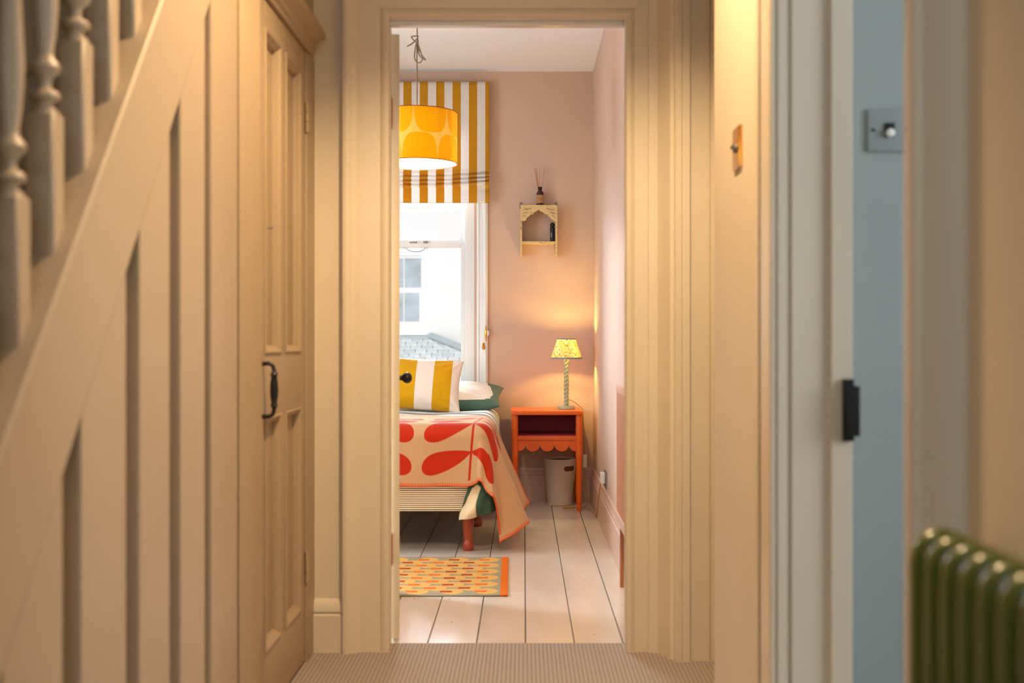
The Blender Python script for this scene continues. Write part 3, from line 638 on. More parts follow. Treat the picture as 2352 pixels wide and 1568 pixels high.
# the corner of green sheet hanging below the blanket
nu, nv = 60, 60
U, V = np.meshgrid(np.linspace(0, 1, nu), np.linspace(0, 1, nv), indexing='ij')
xa = -0.250+(0.115)*U; xb = -0.292+0.158*U
Xh = xa+(xb-xa)*sm(V); zt_ = 0.34+0*U; zb_ = 0.152+0.035*U**0.8-0.0*U
Zh = zt_+(zb_-zt_)*V
bul = sm((V-0.25)/0.5)
Yh = 5.369-0.034*np.sin(PI*np.clip(U, 0, 1))*bul-0.010*np.sin(U*9+V*6)*bul+0.07*np.maximum(U-0.86, 0)/0.14-0.005*np.sin(V*15+U*4)*bul
sdia = U*0.9-0.16*(1-V)
msk = sm((U-(0.20-0.24*V))/0.04)*(1-sm((U-(0.46-0.02*V+0.02*np.sin(V*7)))/0.03))*sm((V-0.18-0.05*np.sin(U*14))/0.05)
colh = blend(np.full(P.shape[:0]+(nu, nv, 3), lin('#3f5a49')), lin('#e2cda9'), msk)
tag(grid_obj('sheet_corner', np.stack([Xh, Yh, Zh], -1), attr_mat('green_cream_sheet_cloth', bump=0.5, bscale=45, sheen=0.05), org=(-0.22, 5.35, 0.25), col=colh, solid=0.006), 'green and cream sheet corner hanging below the blanket', 'bed sheet')
# wool blanket with a leaf pattern and whipped orange edge
HS, HF, BT = 0.53, 0.314, -0.54
na, nb = 780, 430
av = np.linspace(-0.86, HS, na); bv = np.linspace(BT, HF, nb)
A, Bv = np.meshgrid(av, bv, indexing='ij')
A2 = A*(1-0.06*sm((-Bv-0.3)/0.4)*(A > 0))
def bwave(a, b, p):
    c = np.degrees(p)
    side = (b <= 0)*(0.10*np.sin(b*9.0+0.6)+0.05*np.sin(b*21+2))*sm(-b/0.06)
    corner = 0
    front = (a <= 0)*(0.03*np.sin(a*14+1.0))*sm(-a/0.05)
    return side+corner+front
P = drape(A2, Bv, 0.585, BX1+0.012, BY0-0.018, 0.36, 0.02, ((0, 12, 30, 45, 60, 72, 90), (0.36, 0.26, 0.10, 0.16, 0.26, 0.16, 0.02)), bwave)
# the hem lifts a little just left of the corner
lift = 0.030*np.exp(-((A-0.03)/0.05)**2)*sm((Bv-0.05)/0.2)
P[..., 2] += lift; P[..., 1] -= 0.6*lift
P[..., 2] += 0.002*np.sin(A*31)*np.sin(Bv*27)
base = np.full((na, nb, 3), lin('#c99f77'))
leaf = np.zeros((na, nb))
def leafmask(a0, b0, side, L=0.222, W=0.084, tilt=0.066):
    t = (A+0.07*Bv-a0)*side/L; ok = (t > 0) & (t < 1); tt = np.clip(t, 1e-4, 1-1e-6)
    wv = W*tt**0.72*np.sqrt(np.maximum(1-tt**2.8, 0))
    cb = b0+tilt*tt**0.85
    return ok*S((wv-np.abs(Bv-cb))/0.0035+0.5)
for a0 in (-0.022, -0.022-0.49):
    for k in range(4):
        b0 = 0.160-0.150*k
        for sd in (-1, 1): leaf = np.maximum(leaf, leafmask(a0, b0, sd))
    leaf = np.maximum(leaf, S((0.0055-np.abs(A+0.07*Bv-a0))/0.003+0.5)*S((0.290-Bv)/0.004)*S((Bv+0.36)/0.004))
col = blend(base, lin('#bd2c08'), leaf)
dh = np.minimum(np.minimum(HF-Bv, HS-A), Bv-BT)     # distance to the hem
along = np.where(HF-Bv < np.minimum(HS-A, Bv-BT), A, Bv)
st_ = S((0.018-dh)/0.003)*S(0.35+1.5*np.sin(along*2*PI/0.0080)); rim = S((0.0055-dh)/0.002)
col = blend(col, lin('#dd5212'), np.maximum(st_, rim))
tag(grid_obj('wool_blanket', P, attr_mat('felted_wool', rough=0.95, bump=0.35, bscale=260, sheen=0.12), org=(-0.5, 5.8, 0.58), col=col, solid=0.007), 'cream wool blanket with big red orange leaves and whipped edge on the bed', 'blanket')

# ---- cushions
def cushion(name, W, H, T, m, loc, rot, seed, uvmode=None, nx=90, pinch=0.07, wr=0.006):
    u = np.linspace(-1, 1, nx); U, V = np.meshgrid(u, u, indexing='ij')
    prof = (np.maximum(1-np.abs(U)**2.6, 0)*np.maximum(1-np.abs(V)**2.6, 0))**0.5
    X = U*W/2*(1-pinch*(1-V**2)); Z = V*H/2*(1-pinch*(1-U**2)*0.9)
    rs = np.random.RandomState(seed)
    nz = np.zeros_like(U)
    for _ in range(14):
        k = rs.uniform(-7, 7, 2); nz += np.sin(k[0]*U+k[1]*V*1.0+rs.uniform(0, 6))*rs.uniform(0.2, 1)
    nz = nz/6
    # gathered creases running in from the corners
    cr = np.zeros_like(U)
    for sx in (-1, 1):
        for sz_ in (-1, 1):
            d = np.hypot(U-sx, V-sz_); an = np.arctan2(V-sz_, U-sx); cr += np.exp(-(d/0.7)**2)*np.sin(an*13+seed)*0.9
    front = -T/2*prof-wr*(nz+cr)*prof**0.7; back = T/2*prof+wr*nz*prof
    Pf = np.stack([X, front, Z], -1); Pb = np.stack([X, back, Z], -1)[::-1]
    Pp = np.concatenate([Pf, Pb[1:-1]], 0)          # a closed tube in u
    R = np.array(Matrix.Rotation(rot[2], 3, 'Z') @ Matrix.Rotation(rot[0], 3, 'X') @ Matrix.Rotation(rot[1], 3, 'Y'))
    uv = None
    Uf = np.concatenate([U, U[::-1][1:-1]], 0); Vf = np.concatenate([V, V[::-1][1:-1]], 0)
    if uvmode: uv = np.stack([Uf*W/2, uvmode(Uf, Vf, Pp)], -1)
    o = grid_obj(name, Pp, m, org=(0, 0, 0), uv=uv, closed_u=True)
    bmx = bmesh.new(); bmx.from_mesh(o.data); bmesh.ops.remove_doubles(bmx, verts=bmx.verts, dist=1e-5); bmx.to_mesh(o.data); bmx.free()
    o.location = loc; o.rotation_euler = (rot[0], rot[1], rot[2]); ORG[o.name] = Vector(loc)
    return o
CW, CHh = 0.52, 0.31
cu = cushion('striped_cushion', CW, CHh, 0.15, m_cushion, (-0.605, 6.60, 0.728), (-0.36, 0.06, 0.0), 3, wr=0.008)
# stripe phase: a mustard stripe ends about 0.075 m in from the right edge
for nd in cu.data.materials[0].node_tree.nodes:
    if nd.type == 'MATH' and nd.operation == 'SUBTRACT' and abs(nd.inputs[1].default_value) < 1e-9: nd.inputs[1].default_value = CW/2-0.062-0.09875
tag(cu, 'mustard and white wide striped cushion leaning by the window', 'cushion')
pl = cushion('bed_pillow', 0.70, 0.42, 0.15, m_pillow, (-0.475, 6.84, 0.645), (-1.36, 0, -0.04), 5, uvmode=lambda u, v, p: p[..., 1]+0.041+0.05*p[..., 2], pinch=0.05)
tag(pl, 'green and white striped pillow lying behind the mustard cushion', 'pillow')

# ================================================================== NIGHTSTAND
ns = empty('nightstand', (0.13, 6.88, 0), 'orange nightstand with scalloped apron between bed and wall', 'nightstand')
NX0, NX1, NY0, NY1, NZ = -0.077, 0.339, 6.665, 7.085, 0.572
b = B().prism([(NX0+0.018, NY0), (NX1-0.018, NY0), (NX1-0.005, NY0+0.005), (NX1, NY0+0.018), (NX1, NY1), (NX0, NY1), (NX0, NY0+0.018), (NX0+0.005, NY0+0.005)], 'z', NZ-0.022, NZ)
bmesh.ops.bevel(b.bm, geom=[e for e in b.bm.edges if abs(e.verts[0].co.z-e.verts[1].co.z) < 1e-6], offset=0.005, segments=3, affect='EDGES'); b.build('top', m_orange, ns)
NL = [(0.0115, 0), (0.0120, 0.002), (0.0125, 0.046), (0.0155, 0.050), (0.0155, 0.056), (0.0175, 0.10), (0.0180, 0.30), (0.0200, 0.312), (0.0205, 0.322), (0.0200, 0.332), (0.0185, 0.337), (0.0190, 0.35), (0.0190, NZ-0.022)]
LXs = (-0.0505, 0.3155); LYs = (6.70, 7.05)
for lx in LXs:
    for ly in LYs: B().lathe(NL, (lx, ly, 0), seg=24).build('leg', m_orange, ns)
z_sh1, z_sh0 = 0.428, 0.406
B().box(LXs[0], LXs[1], 6.690, 7.07, z_sh0, z_sh1, bev=0.003).build('shelf', m_orange, ns)
B().box(LXs[0]+0.018, LXs[1]-0.018, 6.712, 7.056, z_sh1, z_sh1+0.003).build('shelf_lining', m_maroon, ns)
for lx, s_ in ((LXs[0], 1), (LXs[1], -1)):
    B().box(lx-0.006, lx+0.006, 6.70, 7.06, z_sh1, NZ-0.022).build('side_panel', m_orange, ns)
    B().box(lx+s_*0.014-0.003, lx+s_*0.014+0.003, 6.712, 7.056, z_sh1+0.003, NZ-0.022).build('side_lining', m_maroon, ns)
B().box(LXs[0], LXs[1], 7.056, 7.068, z_sh0, NZ-0.022).build('back_panel', m_maroon, ns)
# scalloped apron
px0, px1 = LXs[0]+0.010, LXs[1]-0.010
cusp = [0.0075+0.0835*k for k in range(4)]; cusp = [-0.0115+0.0005+c for c in cusp]
cusp = [(1207-PX)*6.69/F+0.0826*k for k in range(4)]
pts = [(px0, z_sh0), (px1, z_sh0)]
def sc(c0, r): return [(c0+r*math.cos(a), 0.372-0.030*math.sin(a)) for a in np.linspace(0, PI, 15)]
bot = []
r = 0.0826/2
for k in range(-1, 4):
    c0 = cusp[0]+0.0826*(k+0.5)
    for a in np.linspace(PI, 0, 19):
        x = c0+r*math.cos(a)*0.985; z = 0.3775-0.036*math.sin(a)
        if px0 < x < px1: bot.append((x, z))
bot = [(px0, bot[0][1])]+bot+[(px1, bot[-1][1])]
B().prism([(x, z) for x, z in bot]+[(px1, z_sh0), (px0, z_sh0)], 'y', 6.697, 6.709).build('apron', m_orange, ns)

# ---- lamp on it
lx, ly = 0.249, 6.86
lp = empty('table_lamp', (lx, ly, NZ), 'lit table lamp with sage barley twist stem on the orange nightstand', 'table lamp')
b = B().lathe([(0.048, 0.0), (0.051, 0.003), (0.051, 0.018), (0.049, 0.021), (0.012, 0.022)], (lx, ly, NZ), seg=40); b.build('base', m_green, lp)
nz_, ns_ = 120, 40
zz = np.linspace(0, 0.275, nz_); an = np.linspace(0, 2*PI, ns_, endpoint=False)
AN, ZZ = np.meshgrid(an, zz, indexing='ij')
ph = AN*2-ZZ*2*PI/0.046*1.0
rr = 0.0122+0.0032*np.abs(np.sin(ph/1.0*0.5*1.0))**0.7*1.0
rr = 0.0088+0.0068*np.abs(np.cos(AN-ZZ*PI/0.0235))**0.7
grid_obj('twist_stem', np.stack([lx+rr*np.cos(AN), ly+rr*np.sin(AN), NZ+0.021+ZZ], -1), m_green, lp, closed_u=True)
# shade: cream paper with olive meander lines and small rings
m_shade = mat('patterned_lampshade_paper', '#f4e3b4', rough=0.8, spec=0.2); nt = m_shade.node_tree; tc = [x for x in nt.nodes if x.type == 'TEX_COORD'][0]
nz1 = nt.nodes.new('ShaderNodeTexNoise'); nz1.inputs['Scale'].default_value = 11; nz1.inputs['Detail'].default_value = 0.0; nz1.inputs['Distortion'].default_value = 1.2; nt.links.new(tc.outputs['Object'], nz1.inputs['Vector'])
def band(v, c, wd): return math_n(nt, 'LESS_THAN', math_n(nt, 'ABSOLUTE', math_n(nt, 'SUBTRACT', v, c)), wd)
ln = math_n(nt, 'MAXIMUM', band(nz1.outputs['Fac'], 0.46, 0.011), band(nz1.outputs['Fac'], 0.54, 0.011))
fill = band(nz1.outputs['Fac'], 0.50, 0.033)
vo = nt.nodes.new('ShaderNodeTexVoronoi'); vo.inputs['Scale'].default_value = 42; vo.inputs['Randomness'].default_value = 0.8; nt.links.new(tc.outputs['Object'], vo.inputs['Vector'])
dot = math_n(nt, 'LESS_THAN', vo.outputs['Distance'], 0.17)
c1 = node_mix(nt, fill, lin('#f8e9c4'), lin('#f5dfa2')); c2 = node_mix(nt, ln, c1, lin('#c9b548')); c3 = node_mix(nt, dot, c2, lin('#7d6c68'))
nt.links.new(c3, nt.nodes['Principled BSDF'].inputs['Base Color']); add_translucent(m_shade, c3, 0.42)
zs0, zs1, rs0, rs1 = 0.868, 0.983, 0.0915, 0.0530
AN, T_ = np.meshgrid(np.linspace(0, 2*PI, 64, endpoint=False), np.linspace(0, 1, 12), indexing='ij')
RR = rs0+(rs1-rs0)*T_
grid_obj('lamp_shade', np.stack([lx+RR*np.cos(AN), ly+RR*np.sin(AN), zs0+(zs1-zs0)*T_], -1), m_shade, lp, closed_u=True, solid=0.001)
B().lathe([(rs0+0.001, -0.003), (rs0+0.0015, 0.0), (rs0+0.0002, 0.006), (rs0-0.002, 0.006), (rs0-0.0015, -0.003), (rs0+0.001, -0.003)], (lx, ly, zs0), seg=64, cap=False).build('bottom_ribbon', m_trimblue, lp)
B().lathe([(rs1+0.0025, -0.004), (rs1+0.0015, 0.002), (rs1-0.002, 0.002), (rs1-0.001, -0.004), (rs1+0.0025, -0.004)], (lx, ly, zs1), seg=64, cap=False).build('top_ribbon', m_trimblue, lp)
B().lathe([(0.010, 0.296), (0.010, 0.325), (0.007, 0.330)], (lx, ly, NZ), seg=16).build('lamp_holder', m_plastic, lp)
m_bulb = mat('bulb_glow', '#fff1d8', rough=0.4); bb = m_bulb.node_tree.nodes['Principled BSDF']; bb.inputs['Emission Color'].default_value = (1, 0.75, 0.42, 1); bb.inputs['Emission Strength'].default_value = 6; bb.inputs['Alpha'].default_value = 0.12
B().lathe([(0.006, 0), (0.010, 0.006), (0.014, 0.016), (0.013, 0.026), (0.007, 0.033), (0.001, 0.034)], (lx, ly, NZ+0.330), seg=16).build('bulb', m_bulb, lp)
for _z, _e in ((0.342, 6.0), (0.392, 5.0)): light('table_lamp_light', 'POINT', (lx, ly, NZ+_z), _e, (1.0, 0.68, 0.20), shadow_soft_size=0.012)
# flex: from the base over the table edge, inline switch, floor, plug
def smooth_path(pts, n=8):
    pts = [Vector(p) for p in pts]; out = []
    for i in range(len(pts)-1):
        p0, p1, p2, p3 = pts[max(i-1, 0)], pts[i], pts[i+1], pts[min(i+2, len(pts)-1)]
        for k in range(n):
            t = k/n; out.append(0.5*((2*p1)+(-p0+p2)*t+(2*p0-5*p1+4*p2-p3)*t*t+(-p0+3*p1-3*p2+p3)*t**3))
    return out+[pts[-1]]
fx = smooth_path([(lx+0.012, ly+0.012, NZ+0.055), (lx+0.04, ly+0.03, NZ+0.045), (0.325, 6.93, NZ+0.016), (0.347, 6.94, NZ-0.01), (0.352, 6.95, 0.45), (0.358, 6.96, 0.34), (0.361, 6.96, 0.30)])
flx = B().tube(fx, 0.0022, seg=6).build('flex', m_gold, lp)
B().box(0.349, 0.374, 6.945, 6.975, 0.222, 0.300, bev=0.006).build('inline_switch', m_plastic, lp)
fx = smooth_path([(0.361, 6.96, 0.222), (0.366, 6.95, 0.15), (0.372, 6.92, 0.07), (0.374, 6.88, 0.012), (0.33, 6.83, 0.006), (0.24, 6.80, 0.006), (0.235, 6.77, 0.006), (0.33, 6.80, 0.006), (0.375, 6.74, 0.006), (0.388, 6.62, 0.005), (0.396, 6.52, 0.005), (0.398, 6.42, 0.012), (0.398, 6.30, 0.10), (0.399, 6.17, 0.19), (0.397, 6.05, 0.245)])
B().tube(fx, 0.0024, seg=6).build('flex', m_gold, lp)
B().box(0.391, 0.413, 5.975, 6.025, 0.245, 0.30, bev=0.004).build('plug', m_plastic, lp)
so = empty('wall_socket', (XW, 6.0, 0.27), 'steel wall socket above the skirting on the right bedroom wall', 'socket')
B().box(XW-0.006, XW, 5.925, 6.073, 0.222, 0.308, bev=0.003).build('plate', m_chrome, so)
B().box(XW-0.009, XW-0.006, 6.03, 6.05, 0.285, 0.30, bev=0.001).build('rocker', m_blackp, so)

# ---- waste bin
bx, by = 0.214, 6.985
wb = empty('waste_bin', (bx, by, 0), 'beige waste bin with oval hand slot under the nightstand', 'bin')
def binr(z): return 0.072+(0.103-0.072)*(z/0.275)**1.1
nA, nZ = 240, 130
AN, ZZ = np.meshgrid(np.linspace(0, 2*PI, nA, endpoint=False), np.linspace(0.004, 0.275, nZ), indexing='ij')
b = B(); bm = b.bm; zsv = np.linspace(0.0, 0.275, nZ)
sa, szc = -0.92, 0.220
# the hand slot is cut out of the wall
def inslot(a, z):
    da = ((a-sa+PI) % (2*PI)-PI)*0.1; dz = z-szc; L_ = 0.027; rr_ = 0.0150
    return math.hypot(max(abs(da)-L_, 0), dz) < rr_
def shell(rofs):
    vv = [[bm.verts.new((bx+(binr(z)-rofs)*math.cos(2*PI*i/nA), by+(binr(z)-rofs)*math.sin(2*PI*i/nA), max(z, 0.001+rofs))) for z in zsv] for i in range(nA)]
    for i in range(nA):
        for j in range(nZ-1):
            a = 2*PI*(i+0.5)/nA; z = (zsv[j]+zsv[j+1])/2
            if not inslot(a, z): bm.faces.new((vv[i][j], vv[(i+1) % nA][j], vv[(i+1) % nA][j+1], vv[i][j+1]))
    return vv
o_ = shell(0); i_ = shell(0.003)
for i in range(nA): bm.faces.new((o_[i][-1], o_[(i+1) % nA][-1], i_[(i+1) % nA][-1], i_[i][-1]))
bm.faces.new([o_[i][0] for i in range(nA)][::-1])
bmesh.ops.delete(bm, geom=[v for v in bm.verts if not v.link_faces], context='VERTS')
b.build('body', m_bin, wb, recalc=False, smooth=50)
B().lathe([(0.0005, 0.008), (0.067, 0.008), (binr(0.10)-0.0045, 0.10), (binr(0.20)-0.0045, 0.20), (binr(0.262)-0.0045, 0.262)], (bx, by, 0), seg=64, cap=False).build('liner', m_binin, wb)

# ================================================================== WALL SHELF
sh = empty('carved_wall_shelf', (0.09, 7.09, 1.48), 'small distressed cream wooden shelf with scalloped arch on the pink wall', 'shelf')
sX0, sX1, sZ0, sZ1, sY0 = -0.021, 0.201, 1.482, 1.783, 7.03
ssx = 383.0
def sp_(px, py): return ((px-PX)*7.04/F, CH-(py-PY)*7.04/F)
B().box(sX0, sX0+0.011, sY0, YB-0.001, sZ0, sZ1-0.008, bev=0.002).build('side_panel', m_carved, sh, org=(0, 0, 0.3))
B().box(sX1-0.011, sX1, sY0, YB-0.001, sZ0, sZ1-0.008, bev=0.002).build('side_panel', m_carved, sh, org=(0, 0, 0.7))
B().box(sX0, sX1, sY0-0.002, YB-0.001, sZ1-0.008, sZ1, bev=0.002).build('top_board', m_carved, sh)
B().box(sX0+0.011, sX1-0.011, sY0+0.002, YB-0.001, 1.553, 1.566, bev=0.002).build('shelf_board', m_carved, sh)
# arch panel: cusped opening
cxs = (sX0+sX1)/2
half = [(0.0, 1.7585), (0.006, 1.749), (0.016, 1.743), (0.026, 1.740), (0.031, 1.733), (0.036, 1.7285), (0.044, 1.7285), (0.051, 1.7265), (0.056, 1.719), (0.061, 1.713), (0.069, 1.709), (0.073, 1.705), (0.0745, 1.697), (0.079, 1.691), (0.086, 1.6885), (0.1, 1.6885)]
poly = [(cxs-x, z) for x, z in half[::-1]]+[(cxs+x, z) for x, z in half[1:]]+[(sX1-0.011, sZ1-0.008), (sX0+0.011, sZ1-0.008)]
B().prism(poly, 'y', sY0+0.001, sY0+0.011).build('arch_panel', m_carved, sh)
for side in (-1, 1):
    for k in range(7):
        z = 1.768-0.0100*k; xo = cxs+side*0.096; xi = cxs+side*min(0.034+0.0085*k, 0.088)
        B().tube([(xo, sY0+0.0012, z-0.004), ((xo+xi)/2, sY0+0.0002, z-0.001), (xi, sY0+0.0012, z+0.003)], [0.0008, 0.0016, 0.0006], seg=6).build('carving', m_rubbed if k % 2 else m_carved, sh)
for px in (sX0+0.004, sX1-0.006):
    B().tube([(px-0.006, YB-0.004, sZ1-0.012), (px-0.006, YB-0.006, sZ1+0.016), (px-0.002, YB-0.008, sZ1+0.026), (px+0.004, YB-0.008, sZ1+0.026), (px+0.008, YB-0.006, sZ1-0.004)], 0.0017, seg=8).build('hanging_hook', m_black, sh)
# reed diffuser
dx, dy = (1240.5-PX)*7.075/F, 7.075
rd = empty('reed_diffuser', (dx, dy, sZ1), 'amber reed diffuser bottle with paper label on top of the carved shelf', 'diffuser')
B().lathe([(0.020, 0), (0.0225, 0.003), (0.0225, 0.068), (0.0215, 0.077), (0.017, 0.086), (0.0105, 0.092), (0.0100, 0.098)], (dx, dy, sZ1), seg=32).build('bottle', m_amber, rd)
B().lathe([(0.0118, 0), (0.0118, 0.017), (0.0105, 0.019), (0.007, 0.019), (0.007, 0.004)], (dx, dy, sZ1+0.095), seg=28).build('collar', m_blackp, rd)
m_label = mat('kraft_label_paper', '#b98a5a', rough=0.8)
AN, ZZ = np.meshgrid(np.linspace(PI*1.02, PI*1.98, 24), np.linspace(0.014, 0.064, 4), indexing='ij')
lb = grid_obj('label', np.stack([dx+0.0229*np.cos(AN), dy+0.0229*np.sin(AN), sZ1+ZZ], -1), m_label, rd)
m_ink = mat('dark_ink', '#3a2418', rough=0.8); m_wink = mat('pale_ink', '#d8d8d8', rough=0.6)
def text_mesh(name, body, size, m, parent, loc, rot):
    c = bpy.data.curves.new(name, 'FONT'); c.body = body; c.size = size; c.align_x = 'CENTER'; c.align_y = 'CENTER'; c.extrude = 0.0002
    t = bpy.data.objects.new(name, c); COL.objects.link(t); dg = bpy.context.evaluated_depsgraph_get()
    me = bpy.data.meshes.new_from_object(t.evaluated_get(dg)); bpy.data.objects.remove(t); bpy.data.curves.remove(c)
    me.materials.append(m) if not me.materials else me.materials.__setitem__(0, m)
    o = bpy.data.objects.new(name, me); COL.objects.link(o); o.parent = parent; o.location = Vector(loc)-ORG[parent.name]; o.rotation_euler = rot; ORG[o.name] = Vector(loc)
    return o
text_mesh('lettering', 'No.1', 0.0085, m_ink, lb, (dx-0.001, dy-0.0237, sZ1+0.043), (PI/2, 0, 0))
B().box(dx-0.011, dx+0.011, dy-0.0235, dy-0.0205, sZ1+0.0345, sZ1+0.0353).build('printed_line', m_ink, lb)
B().box(dx-0.008, dx+0.008, dy-0.0235, dy-0.0215, sZ1+0.0255, sZ1+0.0261).build('printed_line', m_ink, lb)
B().box(dx-0.007, dx+0.005, dy-0.0235, dy-0.0215, sZ1+0.0530, sZ1+0.0536).build('printed_line', m_ink, lb)
for (ex, ey, ez) in ((-0.033, -0.006, 0.222), (-0.029, 0.004, 0.224), (-0.024, 0.006, 0.222), (-0.018, -0.004, 0.225), (-0.003, 0.003, 0.224), (0.027, 0.008, 0.226)):
    B().tube([(dx+ex*0.06, dy+ey*0.06, sZ1+0.03), (dx+ex, dy+ey, sZ1+ez)], 0.0011, seg=6).build('reed', m_reed, rd)
# black bottle on the shelf
kx, ky, kz0 = (1269.0-PX)*7.06/F, 7.065, 1.566
bk = empty('black_bottle', (kx, ky, kz0), 'black cylinder bottle with ball stopper standing inside the carved shelf', 'bottle')
B().lathe([(0.0135, 0), (0.0145, 0.002), (0.0145, 0.083), (0.0135, 0.087), (0.008, 0.088)], (kx, ky, kz0), seg=28).build('body', m_blackp, bk)
B().lathe([(0.004, 0.086)]+[(0.0150*math.sin(a), 0.1005-0.0150*math.cos(a)) for a in np.linspace(0.35, PI-0.02, 16)], (kx, ky, kz0), seg=28).build('ball_stopper', m_blackp, bk)
text_mesh('lettering', 'SANO', 0.010, m_wink, bk, (kx-0.0065, ky-0.0136, kz0+0.040), (PI/2, -PI/2, 0))

# ================================================================== ROMAN BLIND
rb = empty('roman_blind', (-0.78, 7.07, 2.5), 'mustard and white striped roman blind half raised over the window', 'blind')
prof = [(7.062, 2.526), (7.060, 2.40), (7.061, 2.20), (7.060, 2.04), (7.057, 2.010), (7.046, 1.998), (7.040, 1.990), (7.050, 1.984), (7.060, 1.990), (7.056, 1.978), (7.034, 1.970), (7.028, 1.962), (7.042, 1.956), (7.056, 1.960), (7.050, 1.950), (7.028, 1.944), (7.022, 1.936), (7.036, 1.931), (7.052, 1.934), (7.046, 1.925), (7.026, 1.921), (7.020, 1.913), (7.032, 1.906), (7.052, 1.908), (7.050, 1.890), (7.047, 1.86), (7.046, 1.797)]
pp = np.array([(0, *p) for p in prof]); tt = np.linspace(0, len(pp)-1, 130); ii = np.clip(tt.astype(int), 0, len(pp)-2); fr = tt-ii
pv = pp[ii]*(1-fr[:, None])+pp[ii+1]*fr[:, None]
xs = np.linspace(-1.36, -0.207, 120)
XX, TT = np.meshgrid(xs, np.arange(130), indexing='ij')
e = np.clip((XX+0.78)/0.575, -1, 1)
foldw = sm((2.03-pv[:, 2])/0.03)*sm((pv[:, 2]-1.80)/0.1)
Yb = pv[TT, 1]; Zb = pv[TT, 2]-(0.020*(1-np.abs(e)**2.2))*foldw[TT]
spread_ = foldw[TT]*(np.abs(e)**6)*0.012*np.sin((pv[TT, 2]-1.90)*60)
Yb = Yb+0.003*np.sin(XX*9)*sm((2.4-Zb)/0.5)-spread_
grid_obj('cloth', np.stack([XX+0.006*sm((2.5-Zb)/0.7)*0, Yb, Zb], -1), m_blind, rb, org=(0, 7.06, 2.2), solid=0.0015)
B().box(-1.36, -0.207, 7.066, 7.10, 2.490, 2.527, bev=0.002).build('headrail', m_white, rb)

# ================================================================== PENDANT LAMP
pxc, pyc = (958-PX)*5.28/F, 5.28
pn = empty('pendant_lamp', (pxc, pyc, 1.764), 'lit yellow drum pendant shade with pale leaf shapes hanging over the bed', 'pendant lamp')
PR, pz0, pz1 = 0.180, 1.764, 1.991
nA, nZ = 420, 110
AN, T_ = np.meshgrid(np.linspace(0, 2*PI, nA, endpoint=False), np.linspace(0, 1, nZ), indexing='ij')
deg = (np.degrees(AN)-270)      # 0 = facing the camera, positive to the right
per = 360/7
def cell(d0, c, h, e1=3.8, e2=2.6):
    x = ((deg-d0) % per)/per*2-1
    return S((1-(np.abs(x)/0.985)**e1-(np.abs(T_-c)/h)**e2)/0.05+0.5)
msk = np.maximum(cell(0, 1.08, 0.58), cell(35, -0.06, 0.56))
slub = 0.5+0.5*np.sin(T_*160+3*np.sin(AN*4)+np.sin(AN*17)); rs = np.random.RandomState(2); slub = slub*(0.6+0.4*rs.rand(nA, nZ))
cdeep = np.array(lin('#f7c000')); clight = np.array(lin('#fcd976'))
cshade = clight*(1-msk[..., None])+cdeep*msk[..., None]*(0.88+0.24*slub[..., None])
m_pshade = attr_mat('yellow_linen_shade', rough=0.85, bump=0.2, bscale=150, translucent=0.5)
grid_obj('drum_shade', np.stack([pxc+PR*np.cos(AN), pyc+PR*np.sin(AN), pz0+(pz1-pz0)*T_], -1), m_pshade, pn, closed_u=True, col=cshade)
m_plining = mat('white_shade_lining', '#fff6e6', rough=0.8); 
_c = m_plining.node_tree.nodes.new('ShaderNodeRGB'); _c.outputs[0].default_value = (*lin('#fff3dc'), 1); add_translucent(m_plining, _c.outputs[0], 0.55)
AN2, T2 = np.meshgrid(np.linspace(0, 2*PI, 96, endpoint=False), np.linspace(0, 1, 6), indexing='ij')
grid_obj('shade_lining', np.stack([pxc+(PR-0.0015)*np.cos(AN2), pyc+(PR-0.0015)*np.sin(AN2), pz0+0.001+(pz1-pz0-0.002)*T2], -1), m_plining, pn, closed_u=True)
for z, nm in ((pz0, 'bottom_ring'), (pz1, 'top_ring')):
    B().lathe([(PR+0.0012, -0.0015), (PR+0.0012, 0.0015), (PR-0.0025, 0.0015), (PR-0.0025, -0.0015), (PR+0.0012, -0.0015)], (pxc, pyc, z), seg=96, cap=False).build(nm, m_redwood, pn)
for k in range(3):
    a = 2*PI*k/3+0.4
    B().tube([(pxc+0.014*math.cos(a), pyc+0.014*math.sin(a), pz1-0.02), (pxc+PR*math.cos(a), pyc+PR*math.sin(a), pz1)], 0.0016, seg=6).build('spider_arm', m_plastic, pn)
B().lathe([(0.017, 0), (0.019, 0.004), (0.019, 0.045), (0.008, 0.055), (0.004, 0.06)], (pxc, pyc, pz1-0.055), seg=20).build('lamp_holder', m_plastic, pn)
B().lathe([(0.012, 0), (0.018, -0.010), (0.028, -0.03), (0.030, -0.045), (0.024, -0.062), (0.010, -0.072), (0.001, -0.073)], (pxc, pyc, pz1-0.055), seg=24).build('bulb', m_bulb, pn)
light('pendant_light', 'POINT', (pxc, pyc, pz1-0.150), 13, (1.0, 0.79, 0.50), shadow_soft_size=0.02)
zk = CH+(784-92)*pyc/F
B().tube(smooth_path([(pxc, pyc, pz1), (pxc, pyc, 2.10), (pxc-0.001, pyc, zk-0.06), (pxc+0.002, pyc, zk+0.01), (pxc, pyc, zk+0.05), (pxc, pyc, ZC)]), 0.0030, seg=8).build('flex', m_flex, pn)
def kp(px, py, dy=0.0): return ((px-PX)*pyc/F, pyc+dy, CH-(py-PY)*pyc/F)
B().tube(smooth_path([kp(959, 96, -.004), kp(956, 104, -.010), kp(953, 122, -.010), kp(953, 136, -.008), kp(960, 145, -.006), kp(968, 142, -.006), kp(970, 134, -.008), kp(966, 118, -.010), kp(961, 104, -.008), kp(958, 96, .006)]), 0.0030, seg=8).build('knot_loop', m_flex, pn)
